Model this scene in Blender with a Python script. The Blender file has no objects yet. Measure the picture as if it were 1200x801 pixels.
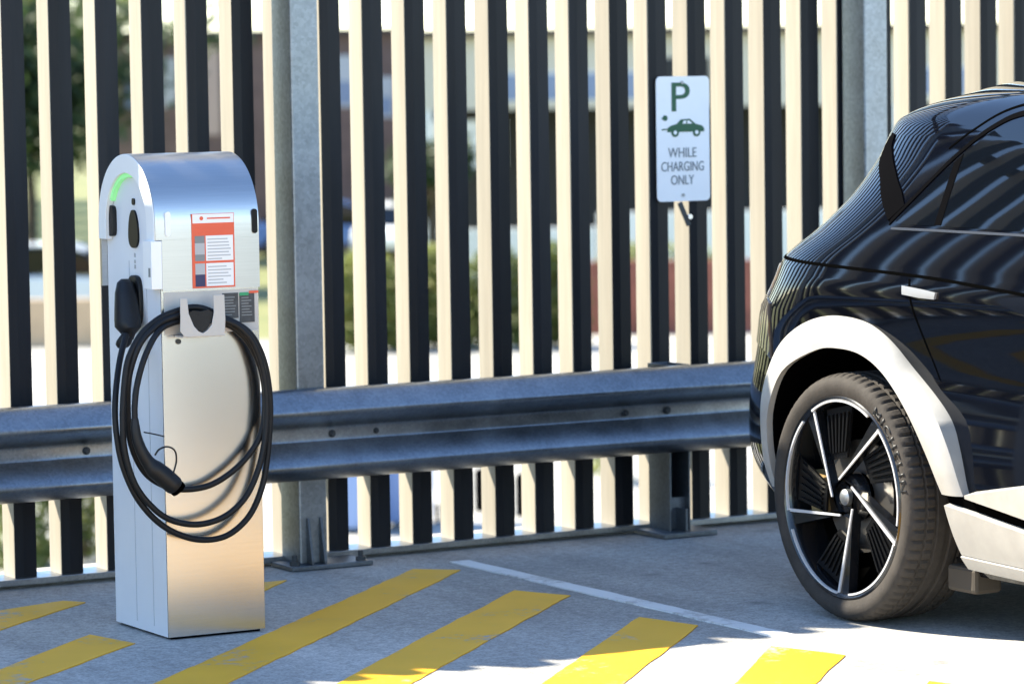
import bpy, bmesh, math, random
from mathutils import Vector, Matrix
random.seed(7)
R = math.radians
scene = bpy.context.scene
COL = scene.collection
EMPTY_PARENT = {}

# ------------------------------------------------------------------ helpers
class MB:
    """collects faces with material slots; build() links them as ONE mesh object"""
    def __init__(s): s.v=[]; s.f=[]; s.m=[]; s.s=[]
    def add(s, vs, fs, m=0, smooth=False):
        o=len(s.v); s.v += [tuple(v) for v in vs]
        for f in fs:
            s.f.append([o+i for i in f]); s.m.append(m); s.s.append(smooth)
    def box(s, x0,x1,y0,y1,z0,z1, m=0, ms=None):
        vs=[(x,y,z) for x in (x0,x1) for y in (y0,y1) for z in (z0,z1)]
        fs=[(0,1,3,2),(4,6,7,5),(0,4,5,1),(2,3,7,6),(0,2,6,4),(1,5,7,3)]  # -x +x -y +y -z +z
        if ms is None: s.add(vs,fs,m)
        else:
            for f,mm in zip(fs,ms): s.add(vs,[f],mm)
    def obox(s, c, ax, ay, az, hx, hy, hz, m=0):
        c=Vector(c); ax=Vector(ax).normalized(); ay=Vector(ay).normalized(); az=Vector(az).normalized()
        vs=[c+ax*(hx*i)+ay*(hy*j)+az*(hz*k) for i in (-1,1) for j in (-1,1) for k in (-1,1)]
        s.add(vs,[(0,1,3,2),(4,6,7,5),(0,4,5,1),(2,3,7,6),(0,2,6,4),(1,5,7,3)],m)
    def prism(s, poly, axis, d0, d1, m=0, smooth=False, ends=True):
        """poly: 2D points; axis 'x' -> (y,z), 'y' -> (x,z), 'z' -> (x,y)"""
        def P(a,b,d): return {'x':(d,a,b),'y':(a,d,b),'z':(a,b,d)}[axis]
        n=len(poly)
        vs=[P(a,b,d0) for a,b in poly]+[P(a,b,d1) for a,b in poly]
        s.add(vs,[(i,(i+1)%n,n+(i+1)%n,n+i) for i in range(n)],m,smooth)
        if ends: s.add(vs,[tuple(range(n-1,-1,-1)),tuple(range(n,2*n))],m)
    def tube(s, pts, r, n=10, m=0, caps=True):
        pts=[Vector(p) for p in pts]; N=len(pts)
        rr = r if isinstance(r,(list,tuple)) else [r]*N
        t0=(pts[1]-pts[0]).normalized()
        up=Vector((0,0,1)) if abs(t0.z)<.9 else Vector((0,1,0))
        nrm=(up-t0*up.dot(t0)).normalized(); vs=[]
        for i,p in enumerate(pts):
            t=(pts[min(i+1,N-1)]-pts[max(i-1,0)]).normalized()
            nrm=(nrm-t*nrm.dot(t)).normalized(); b=t.cross(nrm)
            for k in range(n):
                a=2*math.pi*k/n; vs.append(p+(nrm*math.cos(a)+b*math.sin(a))*rr[i])
        fs=[(i*n+k,i*n+(k+1)%n,(i+1)*n+(k+1)%n,(i+1)*n+k) for i in range(N-1) for k in range(n)]
        s.add(vs,fs,m,True)
        if caps: s.add(vs,[tuple(range(n-1,-1,-1)),tuple((N-1)*n+k for k in range(n))],m)
    def grid(s, G, m=0, smooth=True, close_u=False, close_v=False):
        nu=len(G); nv=len(G[0]); vs=[p for row in G for p in row]
        fs=[]
        for i in range(nu if close_u else nu-1):
            for j in range(nv if close_v else nv-1):
                a=i; b=(i+1)%nu; c=j; d=(j+1)%nv
                fs.append((a*nv+c,a*nv+d,b*nv+d,b*nv+c))
        s.add(vs,fs,m,smooth)
    def cyl(s, c, axis, r, h, n=24, m=0, r2=None):
        c=Vector(c); ax=Vector(axis).normalized()
        up=Vector((0,0,1)) if abs(ax.z)<.9 else Vector((0,1,0))
        u=(up-ax*up.dot(ax)).normalized(); w=ax.cross(u); r2=r if r2 is None else r2
        vs=[c+(u*math.cos(2*math.pi*k/n)+w*math.sin(2*math.pi*k/n))*r for k in range(n)]
        vs+=[c+ax*h+(u*math.cos(2*math.pi*k/n)+w*math.sin(2*math.pi*k/n))*r2 for k in range(n)]
        s.add(vs,[(k,(k+1)%n,n+(k+1)%n,n+k) for k in range(n)],m,True)
        s.add(vs,[tuple(range(n-1,-1,-1)),tuple(range(n,2*n))],m)
    def build(s, name, mats, parent=None, bevel=0, angle=35):
        me=bpy.data.meshes.new(name); me.from_pydata(s.v,[],s.f)
        for mt in (mats if isinstance(mats,(list,tuple)) else [mats]): me.materials.append(mt)
        me.polygons.foreach_set('material_index',s.m); me.polygons.foreach_set('use_smooth',s.s)
        me.validate()
        bm=bmesh.new(); bm.from_mesh(me); bmesh.ops.remove_doubles(bm,verts=bm.verts,dist=1e-5)
        bmesh.ops.recalc_face_normals(bm,faces=bm.faces); bm.to_mesh(me); bm.free()
        if any(s.s): me.set_sharp_from_angle(angle=R(angle))
        o=bpy.data.objects.new(name,me); COL.objects.link(o)
        if parent: attach(o,parent)
        if bevel:
            b=o.modifiers.new('bevel','BEVEL'); b.width=bevel; b.segments=2; b.limit_method='ANGLE'; b.angle_limit=R(40)
        return o

def attach(o,parent):
    o.parent=parent
    o.matrix_parent_inverse = Matrix.Translation(-world_loc(parent))
def world_loc(o):
    l=Vector(o.location); 
    return l            # every thing and part keeps an unrotated frame

def tag(o,label,cat,group=None,kind=None):
    if label: o['label']=label
    if cat: o['category']=cat
    if group: o['group']=group
    if kind: o['kind']=kind
    return o
def thing(name,label,cat,loc=(0,0,0),group=None):
    o=bpy.data.objects.new(name,None); COL.objects.link(o); o.location=loc; o.empty_display_size=.2
    return tag(o,label,cat,group)
def structure(o): o['kind']='structure'; return o

def catmull(pts, n=8, closed=False):
    P=[Vector(p) for p in pts]; out=[]; N=len(P)
    for i in range(N if closed else N-1):
        p0=P[i-1] if (closed or i>0) else P[0]*2-P[1]
        p1=P[i]; p2=P[(i+1)%N]
        p3=P[(i+2)%N] if (closed or i+2<N) else P[-1]*2-P[-2]
        for k in range(n):
            t=k/n
            out.append(.5*((2*p1)+(p2-p0)*t+(2*p0-5*p1+4*p2-p3)*t*t+(3*p1-p0-3*p2+p3)*t**3))
    if not closed: out.append(P[-1])
    return out
def resample(pts,n):
    P=[Vector(p) for p in pts]; L=[0]
    for a,b in zip(P,P[1:]): L.append(L[-1]+(b-a).length)
    out=[]; j=0
    for k in range(n):
        d=L[-1]*k/(n-1)
        while j<len(L)-2 and L[j+1]<d: j+=1
        t=(d-L[j])/max(1e-9,L[j+1]-L[j]); out.append(P[j].lerp(P[j+1],min(1,t)))
    return out
def interp(tab,z):
    if z<=tab[0][0]: return tab[0][1]
    for (a,b),(c,d) in zip(tab,tab[1:]):
        if z<=c: return b+(d-b)*(z-a)/(c-a)
    return tab[-1][1]
def sinterp(tab,z):
    """smooth (Catmull-Rom style) interpolation of a table"""
    if z<=tab[0][0]: return tab[0][1]
    if z>=tab[-1][0]: return tab[-1][1]
    for i in range(len(tab)-1):
        if z<=tab[i+1][0]:
            x0,y0=tab[i]; x1,y1=tab[i+1]
            xm,ym=tab[max(0,i-1)]; xp,yp=tab[min(len(tab)-1,i+2)]
            h=x1-x0; d=(y1-y0)/h
            m0=(y1-ym)/(x1-xm) if i>0 else d
            m1=(yp-y0)/(xp-x0) if i+2<len(tab) else d
            if d==0: m0=m1=0
            else:
                m0=max(min(m0/d,3),0)*d; m1=max(min(m1/d,3),0)*d
            t=(z-x0)/h
            return (2*t**3-3*t*t+1)*y0+(t**3-2*t*t+t)*h*m0+(-2*t**3+3*t*t)*y1+(t**3-t*t)*h*m1

# ------------------------------------------------------------------ materials
def mat(name, col, rough=.5, metal=0., var=0., scale=5., bump=0., bscale=None, col2=None, spec=None,
        coat=0., stretch=None, aniso=0., rvar=0., emit=None, estr=0.):
    m=bpy.data.materials.new(name); m.use_nodes=True; nt=m.node_tree; b=nt.nodes['Principled BSDF']
    b.inputs['Roughness'].default_value=rough; b.inputs['Metallic'].default_value=metal
    b.inputs['Base Color'].default_value=(*col,1)
    if spec is not None: b.inputs['Specular IOR Level'].default_value=spec
    if coat: b.inputs['Coat Weight'].default_value=coat; b.inputs['Coat Roughness'].default_value=.02
    if aniso: b.inputs['Anisotropic'].default_value=aniso
    if emit: b.inputs['Emission Color'].default_value=(*emit,1); b.inputs['Emission Strength'].default_value=estr
    tc=nt.nodes.new('ShaderNodeTexCoord'); mp=nt.nodes.new('ShaderNodeMapping')
    nt.links.new(tc.outputs['Object'],mp.inputs['Vector'])
    if stretch: mp.inputs['Scale'].default_value=stretch
    if var or col2:
        nz=nt.nodes.new('ShaderNodeTexNoise'); nz.inputs['Scale'].default_value=scale
        nz.inputs['Detail'].default_value=6; nz.inputs['Roughness'].default_value=.6
        nt.links.new(mp.outputs['Vector'],nz.inputs['Vector'])
        rp=nt.nodes.new('ShaderNodeValToRGB'); e=rp.color_ramp.elements
        e[0].position=.32; e[1].position=.68
        c2 = col2 or tuple(min(1,c*(1+var)) for c in col)
        c1 = col if col2 else tuple(c*(1-var) for c in col)
        e[0].color=(*c1,1); e[1].color=(*c2,1)
        nt.links.new(nz.outputs['Fac'],rp.inputs['Fac']); nt.links.new(rp.outputs['Color'],b.inputs['Base Color'])
        if rvar:
            mr=nt.nodes.new('ShaderNodeMapRange'); mr.inputs['To Min'].default_value=max(0,rough-rvar); mr.inputs['To Max'].default_value=min(1,rough+rvar)
            nt.links.new(nz.outputs['Fac'],mr.inputs['Value']); nt.links.new(mr.outputs['Result'],b.inputs['Roughness'])
    if bump:
        n2=nt.nodes.new('ShaderNodeTexNoise'); n2.inputs['Scale'].default_value=bscale or scale*4; n2.inputs['Detail'].default_value=5
        nt.links.new(mp.outputs['Vector'],n2.inputs['Vector'])
        bp=nt.nodes.new('ShaderNodeBump'); bp.inputs['Strength'].default_value=bump; bp.inputs['Distance'].default_value=.01
        nt.links.new(n2.outputs['Fac'],bp.inputs['Height']); nt.links.new(bp.outputs['Normal'],b.inputs['Normal'])
    return m

def mat_concrete(name, base, dark, joints=True):
    m=bpy.data.materials.new(name); m.use_nodes=True; nt=m.node_tree; b=nt.nodes['Principled BSDF']; N=nt.nodes; L=nt.links
    tc=N.new('ShaderNodeTexCoord')
    def noise(s,d=6,ro=.6,stretch=None):
        n=N.new('ShaderNodeTexNoise'); n.inputs['Scale'].default_value=s; n.inputs['Detail'].default_value=d; n.inputs['Roughness'].default_value=ro
        if stretch:
            mp=N.new('ShaderNodeMapping'); mp.inputs['Scale'].default_value=stretch; L.new(tc.outputs['Object'],mp.inputs['Vector']); L.new(mp.outputs['Vector'],n.inputs['Vector'])
        else: L.new(tc.outputs['Object'],n.inputs['Vector'])
        return n
    big=noise(1.1,8,.65); fine=noise(34,4,.7); streak=noise(2.2,6,.6,(1,.28,1)); sp=noise(120,2,.5)
    mx=N.new('ShaderNodeMix'); mx.data_type='RGBA'
    r=N.new('ShaderNodeMapRange'); r.inputs['From Min'].default_value=.3; r.inputs['From Max'].default_value=.7
    L.new(big.outputs['Fac'],r.inputs['Value']); L.new(r.outputs['Result'],mx.inputs['Factor'])
    mx.inputs['A'].default_value=(*dark,1); mx.inputs['B'].default_value=(*base,1)
    cur=mx.outputs['Result']
    stain=noise(.55,3,.5); mark=noise(.9,5,.6,(3.2,.16,1))
    for nz,lo,hi in ((streak,.76,1.16),(fine,.66,1.28),(sp,.72,1.26),(stain,.84,1.1),(mark,.80,1.14)):
        mr=N.new('ShaderNodeMapRange'); mr.inputs['From Min'].default_value=.3; mr.inputs['From Max'].default_value=.7
        mr.inputs['To Min'].default_value=lo; mr.inputs['To Max'].default_value=hi; L.new(nz.outputs['Fac'],mr.inputs['Value'])
        mm=N.new('ShaderNodeMix'); mm.data_type='RGBA'; mm.blend_type='MULTIPLY'; mm.inputs['Factor'].default_value=1
        L.new(cur,mm.inputs['A']); L.new(mr.outputs['Result'],mm.inputs['B']); cur=mm.outputs['Result']
    vo=N.new('ShaderNodeTexVoronoi'); vo.inputs['Scale'].default_value=2.3; vo.inputs['Randomness'].default_value=1
    wob=noise(9,3,.6); va=N.new('ShaderNodeVectorMath'); va.operation='MULTIPLY_ADD'; va.inputs[1].default_value=(.12,.12,.12)
    L.new(wob.outputs['Color'],va.inputs[0]); L.new(tc.outputs['Object'],va.inputs[2]); L.new(va.outputs['Vector'],vo.inputs['Vector'])
    mr=N.new('ShaderNodeMapRange'); mr.inputs['From Min'].default_value=.03; mr.inputs['From Max'].default_value=.13; mr.inputs['To Min'].default_value=.62; mr.inputs['To Max'].default_value=1
    L.new(vo.outputs['Distance'],mr.inputs['Value'])
    mm=N.new('ShaderNodeMix'); mm.data_type='RGBA'; mm.blend_type='MULTIPLY'; mm.inputs['Factor'].default_value=1
    L.new(cur,mm.inputs['A']); L.new(mr.outputs['Result'],mm.inputs['B']); cur=mm.outputs['Result']
    L.new(cur,b.inputs['Base Color']); b.inputs['Roughness'].default_value=.75
    bp=N.new('ShaderNodeBump'); bp.inputs['Strength'].default_value=.25; bp.inputs['Distance'].default_value=.004
    L.new(fine.outputs['Fac'],bp.inputs['Height']); L.new(bp.outputs['Normal'],b.inputs['Normal'])
    return m

def mat_paint(name, paint, under, wear=.42):
    m=bpy.data.materials.new(name); m.use_nodes=True; nt=m.node_tree; b=nt.nodes['Principled BSDF']; N=nt.nodes; L=nt.links
    tc=N.new('ShaderNodeTexCoord')
    a=N.new('ShaderNodeTexNoise'); a.inputs['Scale'].default_value=26; a.inputs['Detail'].default_value=8; a.inputs['Roughness'].default_value=.75
    c=N.new('ShaderNodeTexNoise'); c.inputs['Scale'].default_value=3.; c.inputs['Detail'].default_value=4
    L.new(tc.outputs['Object'],a.inputs['Vector']); L.new(tc.outputs['Object'],c.inputs['Vector'])
    ad=N.new('ShaderNodeMath'); ad.operation='ADD'; L.new(a.outputs['Fac'],ad.inputs[0]); L.new(c.outputs['Fac'],ad.inputs[1])
    mr=N.new('ShaderNodeMapRange'); mr.inputs['From Min'].default_value=wear*2-.06; mr.inputs['From Max'].default_value=wear*2+.10
    L.new(ad.outputs['Value'],mr.inputs['Value'])
    mx=N.new('ShaderNodeMix'); mx.data_type='RGBA'; L.new(mr.outputs['Result'],mx.inputs['Factor'])
    mx.inputs['A'].default_value=(*under,1)
    m2=N.new('ShaderNodeMix'); m2.data_type='RGBA'; L.new(c.outputs['Fac'],m2.inputs['Factor'])
    m2.inputs['A'].default_value=(*[x*.82 for x in paint],1); m2.inputs['B'].default_value=(*[min(1,x*1.15) for x in paint],1)
    L.new(m2.outputs['Result'],mx.inputs['B']); L.new(mx.outputs['Result'],b.inputs['Base Color'])
    b.inputs['Roughness'].default_value=.6
    return m

def island_vary(m,lo,hi):
    nt=m.node_tree; b=nt.nodes['Principled BSDF']; src=b.inputs['Base Color'].links[0].from_socket
    g=nt.nodes.new('ShaderNodeNewGeometry'); mr=nt.nodes.new('ShaderNodeMapRange'); mr.inputs['To Min'].default_value=lo; mr.inputs['To Max'].default_value=hi
    nt.links.new(g.outputs['Random Per Island'],mr.inputs['Value'])
    mm=nt.nodes.new('ShaderNodeMix'); mm.data_type='RGBA'; mm.blend_type='MULTIPLY'; mm.inputs['Factor'].default_value=1
    nt.links.new(src,mm.inputs['A']); nt.links.new(mr.outputs['Result'],mm.inputs['B']); nt.links.new(mm.outputs['Result'],b.inputs['Base Color'])
def mat_galv(name, col, rough=.42, vs=130):
    m=bpy.data.materials.new(name); m.use_nodes=True; nt=m.node_tree; b=nt.nodes['Principled BSDF']; N=nt.nodes; L=nt.links
    tc=N.new('ShaderNodeTexCoord'); v=N.new('ShaderNodeTexVoronoi'); v.inputs['Scale'].default_value=vs
    nz=N.new('ShaderNodeTexNoise'); nz.inputs['Scale'].default_value=6; nz.inputs['Detail'].default_value=7; nz.inputs['Roughness'].default_value=.65
    L.new(tc.outputs['Object'],v.inputs['Vector']); L.new(tc.outputs['Object'],nz.inputs['Vector'])
    sep=N.new('ShaderNodeSeparateColor'); L.new(v.outputs['Color'],sep.inputs['Color'])
    ad=N.new('ShaderNodeMath'); ad.operation='MULTIPLY_ADD'; ad.inputs[1].default_value=.22; L.new(sep.outputs['Red'],ad.inputs[0]); L.new(nz.outputs['Fac'],ad.inputs[2])
    rp=N.new('ShaderNodeValToRGB'); e=rp.color_ramp.elements; e[0].position=.38; e[1].position=.92
    e[0].color=(*[c*.72 for c in col],1); e[1].color=(*[min(1,c*1.25) for c in col],1)
    L.new(ad.outputs['Value'],rp.inputs['Fac']); L.new(rp.outputs['Color'],b.inputs['Base Color'])
    b.inputs['Metallic'].default_value=1.
    mr=N.new('ShaderNodeMapRange'); mr.inputs['To Min'].default_value=rough-.1; mr.inputs['To Max'].default_value=rough+.15
    L.new(nz.outputs['Fac'],mr.inputs['Value']); L.new(mr.outputs['Result'],b.inputs['Roughness'])
    bp=N.new('ShaderNodeBump'); bp.inputs['Strength'].default_value=.12; bp.inputs['Distance'].default_value=.004
    L.new(nz.outputs['Fac'],bp.inputs['Height']); L.new(bp.outputs['Normal'],b.inputs['Normal'])
    return m

M={}
M['concrete']=mat_concrete('deck_concrete',(.42,.405,.375),(.32,.31,.29))
M['pave']=mat_concrete('pavement_concrete',(.46,.44,.40),(.36,.35,.32))
M['yellow']=mat_paint('yellow_line_paint',(.82,.41,.004),(.33,.31,.285),.39)
M['white_line']=mat_paint('white_line_paint',(.66,.66,.64),(.36,.35,.33),.44)
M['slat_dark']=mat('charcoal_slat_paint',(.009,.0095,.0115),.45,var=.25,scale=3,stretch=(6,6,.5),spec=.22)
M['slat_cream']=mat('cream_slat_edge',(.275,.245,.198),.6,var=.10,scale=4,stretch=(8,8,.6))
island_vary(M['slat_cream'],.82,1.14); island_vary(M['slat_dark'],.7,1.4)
M['galv']=mat_galv('galvanised_steel',(.31,.33,.35),.32)
M['galv_dull']=mat_galv('dull_galvanised_steel',(.17,.19,.21),.5)
M['galv_post']=mat_galv('galvanised_post_steel',(.28,.30,.318),.42,90)
M['steel']=mat('brushed_stainless',(.57,.565,.555),.20,1.,var=.05,scale=3,stretch=(2,2,140),aniso=.0)
def brush(m,an):
    nt=m.node_tree; b=nt.nodes['Principled BSDF']; cx_=nt.nodes.new('ShaderNodeCombineXYZ'); cx_.inputs['Z'].default_value=1
    b.inputs['Anisotropic'].default_value=an; nt.links.new(cx_.outputs['Vector'],b.inputs['Tangent'])
brush(M['steel'],.55)
M['steel_hood']=mat('brushed_stainless_hood',(.53,.525,.52),.31,1.,var=.05,scale=3,stretch=(2,140,140))
M['white_panel']=mat('white_powder_coat',(.74,.75,.77),.35,var=.03,scale=3)
M['white_plastic']=mat('white_plastic',(.82,.82,.81),.35)
M['grey_plate']=mat('grey_painted_plate',(.50,.47,.43),.4,var=.04,scale=8)
M['black_plastic']=mat('black_plastic',(.009,.009,.010),.45,var=.2,scale=30,spec=.3,bump=.1,bscale=200)
M['black_rubber']=mat('black_cable_rubber',(.009,.009,.010),.5,var=.2,scale=20,spec=.25)
M['display']=mat('dark_display_glass',(.004,.004,.005),.3,spec=.2)
M['green_led']=mat('green_status_light',(.30,.75,.32),.4,emit=(.3,.9,.3),estr=.10)
M['red']=mat('sticker_orange_red',(.72,.11,.045),.5)
M['sticker_white']=mat('sticker_white',(.8,.79,.77),.5)
M['ink']=mat('grey_ink',(.42,.42,.42),.6)
M['dark_ink']=mat('dark_sticker',(.045,.047,.05),.45,var=.3,scale=60)
M['navy_ink']=mat('navy_ink',(.03,.03,.09),.5)
M['mid_ink']=mat('mid_grey_ink',(.2,.21,.21),.5)
M['seam']=mat('panel_seam_grey',(.45,.46,.48),.5)
M['green_ink']=mat('green_ink',(.03,.3,.12),.5)
M['sign_white']=mat('sign_white_sheeting',(.82,.83,.84),.45,var=.02,scale=9)
M['sign_green']=mat('sign_green_ink',(.008,.085,.035),.5)
M['sign_grey']=mat('sign_grey_ink',(.15,.18,.20),.5)
M['bolt']=mat('bolt_steel',(.3,.31,.32),.45,.9)
M['bolt_dark']=mat('dark_bolt_steel',(.05,.055,.06),.5,.6)
M['car_black']=mat('gloss_black_car_paint',(.0015,.002,.004),.04,spec=.45)
M['glass']=mat('tinted_window_glass',(.002,.003,.005),.02,spec=.45)
M['seal']=mat('black_trim_rubber',(.0015,.0015,.0015),.7,spec=0.)
M['trim']=mat('matt_black_trim',(.003,.003,.0035),.6,spec=0.)
M['cladding']=mat('pale_silver_cladding',(.335,.325,.305),.42,var=.10,scale=9,bump=.03,bscale=300)
M['satin']=mat('satin_silver',(.72,.73,.75),.25,.8)
M['handle']=mat('silver_grey_handle',(.42,.43,.45),.3,.6)
M['infill']=mat('matt_black_infill',(.004,.004,.0045),.35,spec=.2)
M['belt']=mat('dark_satin_moulding',(.10,.11,.13),.25,.8)
M['tyre']=mat('tyre_rubber',(.042,.037,.033),.8,spec=.2,var=.18,scale=22,bump=.12,bscale=120)
M['tyre_letter']=mat('tyre_letter_rubber',(.008,.008,.008),.5)
M['rim_black']=mat('gloss_black_alloy',(.006,.0065,.008),.2,coat=.4)
M['machined']=mat('machined_alloy',(.62,.62,.64),.42,.4)
M['disc']=mat('brake_disc_iron',(.18,.17,.16),.4,.9)
M['caliper']=mat('bronze_brake_caliper',(.36,.24,.10),.5)
M['lamp']=mat('smoked_tail_lamp',(.07,.06,.06),.08,coat=1.)
M['under']=mat('underbody_plastic',(.045,.036,.026),.7)
M['tail_silver']=mat('silver_tail_trim',(.55,.57,.6),.25,.6)

# ------------------------------------------------------------------ camera, light, world
CAMH=1.62
r=Vector((.8698,-.4933,-.0150)); fw=Vector((.4902,.8684,-.0746)).normalized()
cam_d=bpy.data.cameras.new('camera'); cam=bpy.data.objects.new('camera',cam_d); COL.objects.link(cam)
u=Vector((.0500,.0580,.9971)); u=(u-fw*u.dot(fw)).normalized(); r=fw.cross(u).normalized()
mw=Matrix((r,u,-fw)).transposed().to_4x4(); mw.translation=(0,0,CAMH); cam.matrix_world=mw
cam_d.sensor_width=36; cam_d.lens=123.9; cam_d.clip_end=3000; cam_d.clip_start=.1
cam_d.dof.use_dof=True; cam_d.dof.focus_distance=10.25; cam_d.dof.aperture_fstop=3.6
scene.camera=cam
SUN_EL=45.0; BETA=42.5
sdir=Vector((-math.sin(R(BETA))*math.cos(R(SUN_EL)), math.cos(R(BETA))*math.cos(R(SUN_EL)), math.sin(R(SUN_EL))))
sl=bpy.data.lights.new('sun','SUN'); sl.energy=5.0; sl.angle=R(.5); sl.color=(1,.92,.75)
so=bpy.data.objects.new('sun',sl); COL.objects.link(so); so.rotation_euler=sdir.to_track_quat('Z','Y').to_euler()
w=bpy.data.worlds.new('World'); scene.world=w; w.use_nodes=True; nt=w.node_tree
bg=nt.nodes['Background']; sky=nt.nodes.new('ShaderNodeTexSky'); sky.sky_type='NISHITA'; sky.sun_disc=False
sky.sun_elevation=R(SUN_EL); sky.sun_rotation=math.atan2(sdir.x,sdir.y); sky.altitude=20; sky.air_density=1.; sky.dust_density=0.; sky.ozone_density=3.
nt.links.new(sky.outputs['Color'],bg.inputs['Color']); bg.inputs['Strength'].default_value=.125
vs=scene.view_settings; vs.view_transform='Standard'; vs.look='None'; vs.gamma=1; vs.use_curve_mapping=False; vs.exposure=1.85
scene.render.resolution_x=1024; scene.render.resolution_y=683

# ------------------------------------------------------------------ setting: deck and lower ground
GZ=-3.0
b=MB(); b.box(-60,80,-70,11.05,-.4,0); structure(b.build('parking_deck',M['concrete']))
M['grass_ground']=mat('dry_grass_ground',(.10,.12,.035),.9,col2=(.20,.19,.07),scale=.5)
b=MB(); b.add([(-1500,-1500,GZ),(1500,-1500,GZ),(1500,1500,GZ),(-1500,1500,GZ)],[(0,1,2,3)]); structure(b.build('ground',M['grass_ground']))
E1=Vector((.8707,-.4917,0)); E2=Vector((.4917,.8707,0))
def B(l,d,z=0): return E1*l+E2*d+Vector((0,0,z))
b=MB(); P=[B(-6.5,14,GZ+.006),B(60,14,GZ+.006),B(60,63,GZ+.006),B(-12,63,GZ+.006)]
b.add(P,[(0,1,2,3)]); structure(b.build('pavement',M['pave']))

# painted markings on the deck, each stripe a sheet 4 mm up
def sheet(name,poly,m,z=.003,label=None,kind='structure'):
    rs=random.Random(len(COL.objects)); pts=[]
    for (x0,y0),(x1,y1) in zip(poly,poly[1:]+poly[:1]):
        L_=math.hypot(x1-x0,y1-y0); k=max(1,int(L_/.05)); nx,ny=-(y1-y0)/L_,(x1-x0)/L_; w_=0
        for i in range(k):
            w_=w_*.6+rs.gauss(0,.0016); t=i/k
            pts.append((x0+(x1-x0)*t+nx*w_,y0+(y1-y0)*t+ny*w_))
    poly=pts
    b=MB(); b.prism(poly,'z',-.003,z,0); o=b.build(name,m); o['kind']=kind; return o
def stripe(a,bq,wd):
    a=Vector((*a,0)); bq=Vector((*bq,0)); d=(bq-a).normalized(); n=Vector((-d.y,d.x,0))*wd/2
    return a,bq,n
YDIR=Vector((-.735,-.678,0))     # the stripes run diagonally down to the left
def yline(far0,far1,length):
    a=Vector((*far0,0)); c=Vector((*far1,0)); d=YDIR*length
    return [tuple(p.xy) for p in (a,c,c+d,a+d)]
sheet('yellow_stripe',[(5.412,10.275),(5.532,10.163),(3.953,8.599),(2.4,7.06),(2.25,7.20),(3.789,8.711)],M['yellow'])
sheet('yellow_stripe',[(5.445,9.655),(5.533,9.458),(4.525,8.471),(3.0,6.97),(2.87,7.10),(4.369,8.60)],M['yellow'])
sheet('yellow_stripe',[(5.480,8.955),(5.539,8.718),(4.838,7.991),(3.3,6.45),(3.15,6.62),(4.668,8.125)],M['yellow'])
sheet('yellow_stripe',[(5.500,8.275),(5.586,8.032),(5.26,7.702),(3.7,6.14),(3.55,6.29),(5.101,7.84)],M['yellow'])
sheet('yellow_stripe',[(5.53,7.56),(5.60,7.32),(4.2,5.9),(4.05,6.06)],M['yellow'])
sheet('yellow_stripe',[(3.975,9.60),(4.02,9.375),(3.479,8.894),(2.2,7.6),(2.07,7.76),(3.45,9.10)],M['yellow'])
sheet('yellow_stripe',[(4.17,10.285),(4.215,10.215),(3.788,9.845),(2.6,8.72),(2.45,8.86),(3.80,10.16)],M['yellow'])
sheet('yellow_stripe',[(4.80,10.285),(4.95,10.285),(4.52,9.84),(4.40,9.93)],M['yellow'])
sheet('bay_line',[(5.590,10.35),(5.660,10.35),(5.692,5.2),(5.622,5.2)],M['white_line'],z=.0042)
sheet('bay_line',[(8.30,10.35),(8.38,10.35),(8.40,5.2),(8.32,5.2)],M['white_line'],z=.004)

# ------------------------------------------------------------------ slatted fence
FY=10.644; FH=3.02; PITCH=.16197; X0=4.3123; SW=.075; SD=.10
fence=thing('slat_fence','tall fence of upright charcoal slats with cream edges behind the guardrail','fence',(5,FY+.05,0))
posts=[5.10+2.30*k for k in range(-4,4)]
edges=[p+.05 for p in posts]
bays=[[] for _ in range(len(edges)+1)]
for i in range(-60,52):
    x=X0+i*PITCH
    k=sum(1 for e in edges if e<x+SW/2); bays[k].append(x)
rnd=random.Random(3)
for xs in bays:
    if not xs: continue
    b=MB()
    for x in xs:
        x+=rnd.uniform(-.002,.002); h=FH
        y0=FY+rnd.uniform(-.001,.001); y1=FY+SD; z0=.03
        # left cream face, ridged dark front, dark right face, dark back
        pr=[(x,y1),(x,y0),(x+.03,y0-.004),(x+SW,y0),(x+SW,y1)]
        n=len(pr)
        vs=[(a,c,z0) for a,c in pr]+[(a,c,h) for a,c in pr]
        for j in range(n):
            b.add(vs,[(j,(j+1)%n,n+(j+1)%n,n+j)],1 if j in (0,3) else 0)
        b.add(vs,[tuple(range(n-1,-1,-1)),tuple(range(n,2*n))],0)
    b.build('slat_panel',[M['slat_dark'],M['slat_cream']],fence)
b=MB(); b.box(-5.6,12.8,FY-.03,FY+SD+.012,.012,.033); b.build('bottom_rail',M['galv'],fence,bevel=.002)
b=MB(); b.box(-5.6,12.8,FY+SD+.001,FY+SD+.05,2.80,2.86); b.build('top_rail',M['slat_dark'],fence)
b=MB(); b.box(-5.6,12.8,FY+SD+.001,FY+SD+.05,.40,.46); b.build('back_rail',M['slat_dark'],fence)

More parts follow.
